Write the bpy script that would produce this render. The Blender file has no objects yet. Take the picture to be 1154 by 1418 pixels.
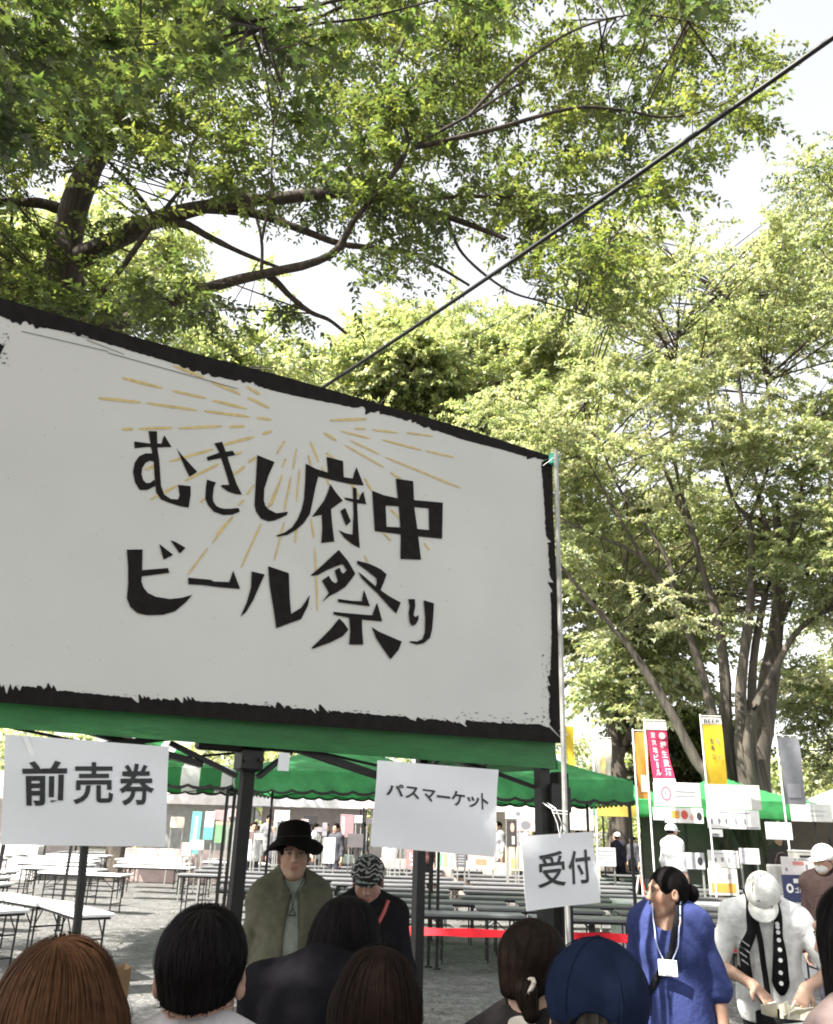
import bpy, math, random
import numpy as np
from mathutils import Vector, Matrix
from mathutils.geometry import tessellate_polygon
from math import sin, cos, pi, radians, atan, tan, sqrt
rng = np.random.default_rng(11)
random.seed(5)
SC = bpy.context.scene
COL = SC.collection
# ------------------------------------------------------------------ camera, sky, sun, exposure
FPX, HORIZON, ROLL, CAMH = 1150.0, 1143.0, 0.03, 1.75
TH = atan((HORIZON - 709) / FPX)
_F = np.array([0, cos(TH), sin(TH)]); _R = np.array([1.0, 0, 0]); _U = np.array([0, -sin(TH), cos(TH)])
CX = cos(ROLL) * _R + sin(ROLL) * _U; CY = cos(ROLL) * _U - sin(ROLL) * _R
CAM = np.array([0, 0, CAMH])
cd = bpy.data.cameras.new('camera'); cam = bpy.data.objects.new('camera', cd); COL.objects.link(cam)
cd.sensor_fit = 'HORIZONTAL'; cd.sensor_width = 36.0; cd.lens = 36.0 * FPX / 1154; cd.clip_end = 3000; cd.clip_start = 0.05
cam.matrix_world = Matrix(((CX[0], CY[0], -_F[0], 0), (CX[1], CY[1], -_F[1], 0), (CX[2], CY[2], -_F[2], CAMH), (0, 0, 0, 1)))
SC.camera = cam
SUN = np.array([-0.55, -0.30, 0.78]); SUN = SUN / np.linalg.norm(SUN)
w = bpy.data.worlds.new('World'); SC.world = w; w.use_nodes = True
nt = w.node_tree; bg = nt.nodes['Background']; sky = nt.nodes.new('ShaderNodeTexSky')
sky.sky_type = 'NISHITA'; sky.sun_disc = False
sky.sun_elevation = math.asin(SUN[2]); sky.sun_rotation = math.atan2(SUN[0], SUN[1])
sky.air_density = 1.0; sky.dust_density = 3.0; sky.ozone_density = 0.6
hs_ = nt.nodes.new('ShaderNodeHueSaturation'); hs_.inputs['Saturation'].default_value = .16; nt.links.new(sky.outputs[0], hs_.inputs['Color']); nt.links.new(hs_.outputs[0], bg.inputs[0]); bg.inputs[1].default_value = 0.115
sl = bpy.data.lights.new('sun', 'SUN'); sl.energy = 4.8; sl.angle = radians(0.55); sl.color = (1, 0.955, 0.88)
so = bpy.data.objects.new('sun', sl); COL.objects.link(so)
so.rotation_euler = Vector(SUN).to_track_quat('Z', 'Y').to_euler()
SC.view_settings.view_transform = 'Standard'; SC.view_settings.look = 'None'; SC.view_settings.gamma = 1
SC.view_settings.exposure = 2.0
SC.render.engine = 'CYCLES'
SC.cycles.filter_width = 1.9; SC.cycles.max_bounces = 8; SC.cycles.transparent_max_bounces = 12; SC.cycles.use_denoising = True

def ray(px, py): return _F + (px - 577) / FPX * CX + (709 - py) / FPX * CY
def at(px, py, Y):
    r = ray(px, py); return CAM + r * (Y / r[1])
def atz(px, py, z):
    r = ray(px, py); return CAM + r * ((z - CAMH) / r[2])
# ------------------------------------------------------------------ helpers
def lin(r, g, b):
    f = lambda c: (c / 255 / 12.92) if c / 255 <= 0.04045 else ((c / 255 + 0.055) / 1.055) ** 2.4
    return (f(r), f(g), f(b))
def mat(name, rgb, rough=0.7, var=0.15, scale=12.0, bump=0.0, bscale=60.0, attr=None, metal=0.0, trans=0.0, spec=0.4, rgb2=None, stretch=None, sheen=0.0, detail=4.0):
    m = bpy.data.materials.new(name); m.use_nodes = True; n = m.node_tree.nodes; l = m.node_tree.links
    p = n['Principled BSDF']; p.inputs['Roughness'].default_value = rough; p.inputs['Metallic'].default_value = metal
    p.inputs['Specular IOR Level'].default_value = spec
    if sheen: p.inputs['Sheen Weight'].default_value = sheen
    tc = n.new('ShaderNodeTexCoord'); src = tc.outputs['Object']
    if stretch:
        mp = n.new('ShaderNodeMapping'); mp.inputs['Scale'].default_value = stretch; l.new(src, mp.inputs[0]); src = mp.outputs[0]
    no = n.new('ShaderNodeTexNoise'); no.inputs['Scale'].default_value = scale; no.inputs['Detail'].default_value = detail; l.new(src, no.inputs['Vector'])
    mx = n.new('ShaderNodeMix'); mx.data_type = 'RGBA'
    rp = n.new('ShaderNodeMapRange'); rp.inputs[1].default_value = 0.32; rp.inputs[2].default_value = 0.68; l.new(no.outputs[0], rp.inputs[0]); l.new(rp.outputs[0], mx.inputs[0])
    if attr:
        at_ = n.new('ShaderNodeAttribute'); at_.attribute_name = attr
        for i, k in ((6, 1 - var), (7, 1 + var)):
            mm = n.new('ShaderNodeMix'); mm.data_type = 'RGBA'; mm.blend_type = 'MULTIPLY'; mm.inputs[0].default_value = 1
            l.new(at_.outputs['Color'], mm.inputs[6]); mm.inputs[7].default_value = (k, k, k, 1); l.new(mm.outputs[2], mx.inputs[i])
    else:
        a = rgb2 or tuple(c * (1 - var) for c in rgb)
        b = rgb if rgb2 else tuple(min(1, c * (1 + var)) for c in rgb)
        mx.inputs[6].default_value = (*a, 1); mx.inputs[7].default_value = (*b, 1)
    l.new(mx.outputs[2], p.inputs['Base Color'])
    if bump:
        nb = n.new('ShaderNodeTexNoise'); nb.inputs['Scale'].default_value = bscale; nb.inputs['Detail'].default_value = 4; l.new(src, nb.inputs['Vector'])
        bp_ = n.new('ShaderNodeBump'); bp_.inputs['Strength'].default_value = bump; bp_.inputs['Distance'].default_value = 0.02
        l.new(nb.outputs[0], bp_.inputs['Height']); l.new(bp_.outputs[0], p.inputs['Normal'])
    if trans:
        t = n.new('ShaderNodeBsdfTranslucent'); l.new(mx.outputs[2], t.inputs[0]); ms = n.new('ShaderNodeMixShader'); ms.inputs[0].default_value = trans
        o = n['Material Output']; l.new(p.outputs[0], ms.inputs[1]); l.new(t.outputs[0], ms.inputs[2]); l.new(ms.outputs[0], o.inputs[0])
    return m
def link(name, me, m, parent=None, smooth=False):
    o = bpy.data.objects.new(name, me); COL.objects.link(o)
    if m: me.materials.append(m)
    if parent: o.parent = parent
    if smooth: me.polygons.foreach_set('use_smooth', [True] * len(me.polygons))
    return o
def tag(o, label=None, cat=None, group=None, kind=None):
    if label: o['label'] = label
    if cat: o['category'] = cat
    if group: o['group'] = group
    if kind: o['kind'] = kind
    return o
def empty(name, loc, rz=0.0, label=None, cat=None, group=None):
    o = bpy.data.objects.new(name, None); COL.objects.link(o); o.location = [float(c) for c in loc]; o.rotation_euler = (0, 0, rz)
    o.empty_display_size = 0.1
    return tag(o, label, cat, group)
def copy_tree(o, parent=None):
    c = o.copy(); COL.objects.link(c)
    if parent: c.parent = parent
    for ch in o.children: copy_tree(ch, c)
    return c
def qmesh(name, V, k, m, parent=None, col=None, smooth=False):
    """V: (N,k,3) - N separate faces of k corners"""
    N = V.shape[0]; me = bpy.data.meshes.new(name)
    me.vertices.add(N * k); me.vertices.foreach_set('co', V.reshape(-1).astype(np.float32))
    me.loops.add(N * k); me.loops.foreach_set('vertex_index', np.arange(N * k, dtype=np.int32))
    me.polygons.add(N); me.polygons.foreach_set('loop_start', np.arange(0, N * k, k, dtype=np.int32))
    me.update(calc_edges=True)
    if col is not None:
        a = me.attributes.new('col', 'FLOAT_COLOR', 'POINT'); c = np.ones((N, k, 4), np.float32); c[:, :, :3] = col[:, None, :]; a.data.foreach_set('color', c.reshape(-1))
    return link(name, me, m, parent, smooth)
def vfmesh(name, V, F, m, parent=None, col=None, smooth=True):
    """V (n,3), F (f,k) index array"""
    V = np.asarray(V, np.float32); F = np.asarray(F, np.int32); k = F.shape[1]; me = bpy.data.meshes.new(name)
    me.vertices.add(len(V)); me.vertices.foreach_set('co', V.reshape(-1))
    me.loops.add(F.size); me.loops.foreach_set('vertex_index', F.reshape(-1))
    me.polygons.add(len(F)); me.polygons.foreach_set('loop_start', np.arange(0, F.size, k, dtype=np.int32))
    me.update(calc_edges=True)
    if col is not None:
        a = me.attributes.new('col', 'FLOAT_COLOR', 'POINT'); c = np.ones((len(V), 4), np.float32); c[:, :3] = col; a.data.foreach_set('color', c.reshape(-1))
    return link(name, me, m, parent, smooth)
def tubes(P, R, sides=6):
    """P (T,m,3), R (T,m) -> V,F of T tapering tubes"""
    P = np.asarray(P, float); R = np.asarray(R, float); T, m, _ = P.shape
    D = np.gradient(P, axis=1); D /= np.linalg.norm(D, axis=2, keepdims=True) + 1e-9
    ref = np.where(np.abs(D[..., 2:3]) > 0.9, np.array([1.0, 0, 0]), np.array([0, 0, 1.0]))
    A = np.cross(D, ref); A /= np.linalg.norm(A, axis=2, keepdims=True) + 1e-9; B = np.cross(D, A)
    an = np.arange(sides) * 2 * pi / sides
    V = P[:, :, None] + R[:, :, None, None] * (np.cos(an)[None, None, :, None] * A[:, :, None] + np.sin(an)[None, None, :, None] * B[:, :, None])
    idx = np.arange(T * m * sides).reshape(T, m, sides)
    a = idx[:, :-1]; b = idx[:, 1:]
    F = np.stack([a, np.roll(a, -1, 2), np.roll(b, -1, 2), b], -1).reshape(-1, 4)
    return V.reshape(-1, 3), F
def spline(pts, m):
    p = np.asarray(pts, float); n = len(p); t = np.linspace(0, n - 1 - 1e-6, m); i = t.astype(int); f = (t - i)[:, None]
    g = lambda j: p[np.clip(j, 0, n - 1)]
    a, b, c, d = g(i - 1), g(i), g(i + 1), g(i + 2)
    return 0.5 * (2 * b + (c - a) * f + (2 * a - 5 * b + 4 * c - d) * f ** 2 + (3 * b - a - 3 * c + d) * f ** 3)
class MB:
    """collects boxes, tubes, lathes, quads into ONE mesh"""
    def __init__(s): s.v = []; s.f = []
    def add(s, V, F):
        o = len(s.v); s.v += [tuple(map(float, p)) for p in V]; s.f += [tuple(int(i) + o for i in f) for f in F]; return s
    def box(s, c, d, rz=0.0, bev=0.0, M=None):
        x, y, z = d[0] / 2, d[1] / 2, d[2] / 2; b = min(bev, x * .9, y * .9, z * .9)
        if b <= 0:
            V = [(sx * x, sy * y, sz * z) for sz in (-1, 1) for sy in (-1, 1) for sx in (-1, 1)]
            F = [(0, 2, 3, 1), (4, 5, 7, 6), (0, 1, 5, 4), (2, 6, 7, 3), (0, 4, 6, 2), (1, 3, 7, 5)]
        else:
            V = []; F = []
            def ring(zz, i): return [(-x + i, -y + i + 0, zz), (x - i, -y + i, zz), (x - i, y - i, zz), (-x + i, y - i, zz)]
            V = ring(-z, b) + ring(-z + b, 0) + ring(z - b, 0) + ring(z, b)
            F = [(3, 2, 1, 0), (12, 13, 14, 15)] + [(4 * k + i, 4 * k + (i + 1) % 4, 4 * k + 4 + (i + 1) % 4, 4 * k + 4 + i) for k in range(3) for i in range(4)]
        cr, sr = cos(rz), sin(rz)
        V = [(p[0] * cr - p[1] * sr, p[0] * sr + p[1] * cr, p[2]) for p in V]
        if M is not None: V = [tuple(M @ Vector(p)) for p in V]
        return s.add([(p[0] + c[0], p[1] + c[1], p[2] + c[2]) for p in V], F)
    def tube(s, pts, r, sides=8, caps=True):
        P = np.asarray(pts, float)[None]; R = np.full((1, P.shape[1]), r, float) if np.isscalar(r) else np.asarray(r, float)[None]
        V, F = tubes(P, R, sides); n = len(s.v); s.add(V, F); m = P.shape[1]
        if caps: s.f.append(tuple(n + i for i in range(sides))[::-1]); s.f.append(tuple(n + (m - 1) * sides + i for i in range(sides)))
        return s
    def bar(s, a, b, wx, wy):
        a = Vector(a); b = Vector(b); d = (b - a); q = d.to_track_quat('Z', 'Y').to_matrix()
        return s.box((a + b) / 2, (wx, wy, d.length), M=q)
    def build(s, name, m, parent=None, smooth=False):
        me = bpy.data.meshes.new(name); me.from_pydata(s.v, [], s.f); me.update(); return link(name, me, m, parent, smooth)
def fill(mb, loops, fn):
    """polygon with holes, 2-D loops; fn maps 2-D -> 3-D"""
    L = [[Vector((p[0], p[1], 0)) for p in lp] for lp in loops]
    tri = tessellate_polygon(L); flat = [p for lp in loops for p in lp]
    V = [fn(p[0], p[1]) for p in flat]
    mb.add(V, tri)
_txt = {}
def textmesh(body, off=0.0):
    key = (body, off)
    if key not in _txt:
        cu = bpy.data.curves.new('txt', 'FONT'); cu.body = body; cu.offset = off; cu.resolution_u = 4; cu.fill_mode = 'FRONT'
        o = bpy.data.objects.new('txt', cu); COL.objects.link(o); dg = bpy.context.evaluated_depsgraph_get(); dg.update()
        me = bpy.data.meshes.new_from_object(o.evaluated_get(dg)); bpy.data.objects.remove(o)
        V = np.array([v.co[:2] for v in me.vertices]); F = [tuple(p.vertices) for p in me.polygons]
        lo, hi = V.min(0), V.max(0); V = (V - lo) / (hi - lo); bpy.data.meshes.remove(me); _txt[key] = (V, F)
    return _txt[key]
def text_quad(mb, body, quad, off=0.0):
    """glyphs of body stretched over quad (bl,br,tr,tl) of 3-D points"""
    V, F = textmesh(body, off); q = [np.asarray(p, float) for p in quad]
    mb.add([(q[0] * (1 - u) + q[1] * u) * (1 - v) + (q[3] * (1 - u) + q[2] * u) * v for u, v in V], F)
# ------------------------------------------------------------------ materials
M = {}
M['black_metal'] = mat('black_metal', (.011, .0105, .01), .5, .3, 30)
M['dark_post'] = mat('dark_post', (.007, .006, .0055), .7, .3, 30)
M['steel'] = mat('steel', (.3, .3, .28), .5, .15, 20, metal=.3)
M['white_pipe'] = mat('white_pipe', (.75, .73, .7), .4, .08, 20)
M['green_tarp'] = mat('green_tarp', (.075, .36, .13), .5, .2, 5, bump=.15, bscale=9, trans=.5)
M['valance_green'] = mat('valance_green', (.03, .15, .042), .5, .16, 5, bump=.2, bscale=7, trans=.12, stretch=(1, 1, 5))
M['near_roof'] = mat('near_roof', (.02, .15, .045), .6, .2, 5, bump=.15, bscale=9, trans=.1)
M['paper'] = mat('paper', (.7, .7, .715), .28, .04, 3, bump=.12, bscale=7, spec=.5)
M['ink'] = mat('ink', (.02, .02, .022), .5, .3, 40)
M['ink_soft'] = mat('ink_soft', (.05, .048, .05), .5, .3, 40)
M['banner'] = mat('banner', (.545, .54, .51), .6, .05, 1.3, bump=.3, bscale=1.6, detail=7)
M['banner_ink'] = mat('banner_ink', (.011, .0095, .0085), .8, .3, 25, spec=.15)
M['ray_yellow'] = mat('ray_yellow', (.52, .40, .17), .6, .15, 30)
M['speck'] = mat('speck', (.22, .21, .2), .6, .3, 30)
M['white_plastic'] = mat('white_plastic', (.78, .78, .77), .4, .05, 8)
M['table_grey'] = mat('table_grey', (.13, .13, .135), .45, .12, 8)
M['red_tape'] = mat('red_tape', (.5, .012, .022), .45, .12, 8, trans=.15)
M['bark'] = mat('bark', (.07, .052, .038), .9, .5, 5, bump=.9, bscale=9, rgb2=(.022, .017, .013), stretch=(4, 4, .6))
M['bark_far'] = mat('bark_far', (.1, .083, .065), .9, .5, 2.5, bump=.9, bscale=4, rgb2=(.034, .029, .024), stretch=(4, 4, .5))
M['bark_dark'] = mat('bark_dark', (.05, .04, .032), .9, .4, 9, bump=.5, bscale=20)
def leafmat(name, tr):
    m = bpy.data.materials.new(name); m.use_nodes = True; n = m.node_tree.nodes; l = m.node_tree.links; n.clear()
    a = n.new('ShaderNodeAttribute'); a.attribute_name = 'col'
    d = n.new('ShaderNodeBsdfDiffuse'); t = n.new('ShaderNodeBsdfTranslucent'); g = n.new('ShaderNodeBsdfGlossy'); g.inputs['Roughness'].default_value = .45; g.inputs[0].default_value = (.9, .9, .9, 1)
    mm = n.new('ShaderNodeMix'); mm.data_type = 'RGBA'; mm.blend_type = 'MULTIPLY'; mm.inputs[0].default_value = 1; mm.inputs[7].default_value = (1.4, 1.45, .85, 1)
    l.new(a.outputs['Color'], d.inputs[0]); l.new(a.outputs['Color'], mm.inputs[6]); l.new(mm.outputs[2], t.inputs[0])
    x = n.new('ShaderNodeMixShader'); x.inputs[0].default_value = tr; l.new(d.outputs[0], x.inputs[1]); l.new(t.outputs[0], x.inputs[2])
    y = n.new('ShaderNodeMixShader'); y.inputs[0].default_value = .06; l.new(x.outputs[0], y.inputs[1]); l.new(g.outputs[0], y.inputs[2])
    o = n.new('ShaderNodeOutputMaterial'); l.new(y.outputs[0], o.inputs[0]); return m
M['leaf'] = leafmat('leaf', .6); M['leaf_far'] = leafmat('leaf_far', .58)
# ------------------------------------------------------------------ ground
def gravel():
    m = bpy.data.materials.new('gravel'); m.use_nodes = True; n = m.node_tree.nodes; l = m.node_tree.links; p = n['Principled BSDF']; p.inputs['Roughness'].default_value = .9
    tc = n.new('ShaderNodeTexCoord')
    v = n.new('ShaderNodeTexVoronoi'); v.inputs['Scale'].default_value = 22; l.new(tc.outputs['Object'], v.inputs['Vector'])
    a = n.new('ShaderNodeTexNoise'); a.inputs['Scale'].default_value = 2.3; a.inputs['Detail'].default_value = 8; a.inputs['Roughness'].default_value = .65; l.new(tc.outputs['Object'], a.inputs['Vector'])
    r = n.new('ShaderNodeValToRGB'); r.color_ramp.elements[0].color = (.06, .058, .056, 1); r.color_ramp.elements[1].color = (.15, .146, .14, 1); r.color_ramp.elements[0].position = .3; r.color_ramp.elements[1].position = .7; l.new(a.outputs[0], r.inputs[0])
    hs = n.new('ShaderNodeMix'); hs.data_type = 'RGBA'; hs.blend_type = 'MULTIPLY'; hs.inputs[0].default_value = .55; l.new(r.outputs[0], hs.inputs[6])
    bw = n.new('ShaderNodeSeparateColor'); l.new(v.outputs['Color'], bw.inputs[0]); mr = n.new('ShaderNodeMapRange'); mr.inputs[3].default_value = .25; mr.inputs[4].default_value = 1.5; l.new(bw.outputs[0], mr.inputs[0])
    cc = n.new('ShaderNodeCombineColor'); [l.new(mr.outputs[0], cc.inputs[i]) for i in range(3)]; l.new(cc.outputs[0], hs.inputs[7]); l.new(hs.outputs[2], p.inputs['Base Color'])
    b = n.new('ShaderNodeBump'); b.inputs['Strength'].default_value = .9; b.inputs['Distance'].default_value = .02; l.new(v.outputs['Distance'], b.inputs['Height']); l.new(b.outputs[0], p.inputs['Normal'])
    return m
g = MB()
n_ = 40
xs = np.linspace(-1, 1, n_ + 1); xs = np.sign(xs) * np.abs(xs) ** 2.2 * 900
gv = [(x, y + 10, 0.015 * sin(x * .9) * sin(y * .7) if abs(x) < 40 and abs(y) < 40 else 0) for y in xs for x in xs]
gf = [(j * (n_ + 1) + i, j * (n_ + 1) + i + 1, (j + 1) * (n_ + 1) + i + 1, (j + 1) * (n_ + 1) + i) for j in range(n_) for i in range(n_)]
g.add(gv, gf); tag(g.build('gravel_ground', gravel(), None, True), kind='structure')
# ------------------------------------------------------------------ banner plane: runs away to the right
AZ = radians(60); C0 = at(778, 1030, 4.55); BD = np.array([sin(AZ), cos(AZ), 0]); BN = np.array([cos(AZ), -sin(AZ), 0])
def bp(px, py, off=0.0):
    r = ray(px, py); t = ((C0 + BN * off - CAM) @ BN) / (r @ BN); return CAM + r * t
# ------------------------------------------------------------------ the big banner
ban = empty('festival_banner', bp(400, 770), 0, 'large white banner with hand-cut black Japanese letters and yellow rays over the near green tent', 'banner')
bl = np.array(ban.location)
def B(off): return lambda x, y: bp(x, y, off) - bl
_k = [0]
def crop(ox, oy, sc, seq):
    return [(ox + x / sc, oy + y / sc) for x, y in seq]
top_o = [(-26, 404), (0, 412), (100, 441), (200, 470), (300, 497), (400, 523), (540, 563), (640, 592), (765, 632)]
right_o = [(765, 632), (766, 700), (771, 800), (777, 920), (784, 1030)]
bot_o = [(784, 1030), (640, 1020), (400, 1003), (200, 988), (0, 973), (-26, 971)]
m_ = MB()
front = top_o + right_o[1:] + bot_o[1:]
fill(m_, [front], B(0)); nf = len(front)
# the sheet has a little thickness
V0 = [B(0)(*p) for p in front]; V1 = [B(-.006)(*p) for p in front]
m_.add(V0 + V1, [(i, (i + 1) % nf, nf + (i + 1) % nf, nf + i) for i in range(nf)]); m_.add(V1[::-1], [tuple(range(nf))])
m_.build('sheet', M['banner'], ban)
def interp(line, n):
    P = np.array(line, float); d = np.r_[0, np.cumsum(np.hypot(*np.diff(P, axis=0).T))]; t = np.linspace(0, d[-1], n)
    return np.stack([np.interp(t, d, P[:, 0]), np.interp(t, d, P[:, 1])], 1)
def ragged(outer, inner, n, amp, off, mb, seed):
    n = int(n * 1.6); r = np.random.default_rng(seed); o = interp(outer, n); i = interp(inner, n)
    nz = (np.convolve(r.normal(0, 1, n), [.3, .6, .6, .3], 'same') + np.convolve(r.normal(0, 1, n), np.ones(14) / 6, 'same') * .7) * amp * (0.3 + 1.6 * np.clip(np.sin(np.arange(n) * .13 + seed) + np.sin(np.arange(n) * .041 + 2 * seed), 0, 2))
    dv = i - o; L = np.linalg.norm(dv, axis=1, keepdims=True) + 1e-6; i = i + dv / L * nz[:, None]
    V = [B(off)(*p) for p in o] + [B(off)(*p) for p in i]
    mb.add(V, [(k, k + 1, n + k + 1, n + k) for k in range(n - 1)])
m_ = MB()
ragged(top_o, [(-26, 431), (0, 437), (30, 448), (100, 461), (200, 491), (300, 521), (400, 546), (540, 575), (640, 608), (752, 638)], 300, 1.0, .0016, m_, 3)
ragged(right_o, [(750, 640), (753, 690), (757, 740), (762, 800), (764, 840), (764, 900), (762, 940), (760, 1002)], 160, 1.3, .0020, m_, 5)
ragged(bot_o, [(758, 1004), (700, 1001), (640, 999), (560, 993), (400, 979), (300, 972), (180, 966), (100, 958), (0, 946), (-26, 944)], 380, 1.9, .0024, m_, 8)
ragged([(-26, 404), (-26, 971)], [(-14, 440), (-8, 470), (6, 480), (-6, 500), (-12, 700), (-12, 940)], 120, 2.0, .0028, m_, 2)
rr = np.random.default_rng(4)
def fleck(mb, x, y, a, b, th, off):
    n = rr.integers(5, 8); an = np.sort(rr.uniform(0, 2 * pi, n)); ra = rr.uniform(.5, 1.2, n)
    pts = [(x + a * q * cos(t) * cos(th) - b * q * sin(t) * sin(th), y + a * q * cos(t) * sin(th) + b * q * sin(t) * cos(th)) for t, q in zip(an, ra)]
    mb.add([B(off)(*p) for p in pts], [tuple(range(n))])
for _ in range(60): fleck(m_, rr.uniform(560, 756), 1000 + rr.normal(0, 4) - 8 * rr.random() ** 3, rr.uniform(.8, 3.5), rr.uniform(.4, 1.2), .08, .003 + rr.random() * .001)
for _ in range(40): fleck(m_, rr.uniform(60, 560), 0, 0, 0, 0, .003) if False else fleck(m_, *(lambda x: (x, 950 + .072 * x + rr.normal(0, 2)))(rr.uniform(20, 560)), rr.uniform(.8, 4), rr.uniform(.3, 1), .07, .003 + rr.random() * .001)
for _ in range(26): fleck(m_, rr.uniform(0, 12), rr.normal(484, 14), rr.uniform(.6, 3), rr.uniform(.4, 1.5), .5, .003 + rr.random() * .001)
for _ in range(40): fleck(m_, rr.uniform(750, 765), rr.uniform(900, 1004), rr.uniform(.5, 2), rr.uniform(.4, 1.2), 1.5, .003 + rr.random() * .001)
for a, b in (((30, 458), (150, 486)), ((120, 470), (172, 490)), ((150, 488), (330, 538)), ((60, 449), (130, 470))):
    m_.add([B(.0045)(a[0], a[1]), B(.0045)(b[0], b[1]), B(.0045)(b[0], b[1] + .7), B(.0045)(a[0], a[1] + .8)], [(0, 1, 2, 3)])
m_.build('painted_border', M['banner_ink'], ban)
m_ = MB()
for _ in range(230): fleck(m_, rr.uniform(2, 750), 0, 0, 0, 0, .001) if False else (lambda x: fleck(m_, x, rr.uniform(470 + .25 * x, 930 + .06 * x), rr.uniform(.4, 1.6), rr.uniform(.3, .8), rr.uniform(0, 3), .0013 + rr.random() * .0002))(rr.uniform(5, 740))
tag(m_.build('ink_specks', M['speck'], ban), kind='stuff')
RAYS = [(169,523,225,537),(239,541,285,551),(294,554,342,566),(136,551,195,557),(203,558,273,568),(283,569,346,577),(356,578,376,581),(169,594,184,594),(192,594,239,592),(247,593,308,590),(317,591,339,590),(240,506,283,523),(292,528,333,546),(343,550,373,565),(342,535,360,546),(363,601,377,597),(235,639,295,622),(308,616,352,605),(201,650,214,645),(256,666,303,642),(326,629,335,626),(208,692,246,672),(344,640,355,633),(324,657,339,646),(277,696,285,689),(342,685,352,671),(330,700,338,692),(300,740,322,715),(383,629,395,610),(376,701,391,657),(294,752,323,715),(260,796,288,759),(334,786,362,725),(380,776,394,723),(409,752,411,728),(435,745,431,718),(436,759,440,846),(457,582,508,580),(473,597,513,607),(491,593,507,594),(516,595,551,599),(563,599,600,604),(530,609,584,623),(590,624,629,633),(449,599,466,610),(486,610,526,629),(534,633,639,676),(478,616,532,647),(541,654,556,664),(452,626,476,647),(430,611,442,640),(411,621,406,650),(396,635,391,647),(403,660,394,708),(391,660,367,713),(415,650,411,694),(427,630,431,645),(505,662,515,679),(530,737,542,749),(588,752,595,762),(505,769,510,779),(541,705,553,717),(425,690,428,710),(446,646,456,672),(482,662,500,690)]
m_ = MB()
for j, (x0, y0, x1, y1) in enumerate(RAYS):
    dx, dy = x1 - x0, y1 - y0; L = math.hypot(dx, dy); nx, ny = -dy / L, dx / L
    wd = 1.9 if abs(dx) > abs(dy) * 1.2 and x0 < 460 else 1.35
    pts = []
    for sgn in (1, -1):
        for q in (0, .2, .5, .8, 1)[::sgn]:
            ww = wd * (.55 if q in (0, 1) else 1) * random.uniform(.85, 1.15); pts.append((x0 + dx * q + sgn * nx * ww, y0 + dy * q + sgn * ny * ww))
    m_.add([B(.0018 + .00001 * j)(*p) for p in pts], [tuple(range(len(pts)))])
m_.build('sun_rays', M['ray_yellow'], ban)
A_ = (160, 580, 4.4385); B_ = (390, 620, 4.808); C_ = (160, 730, 4.1214); D_ = (410, 740, 5.2455)
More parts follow.
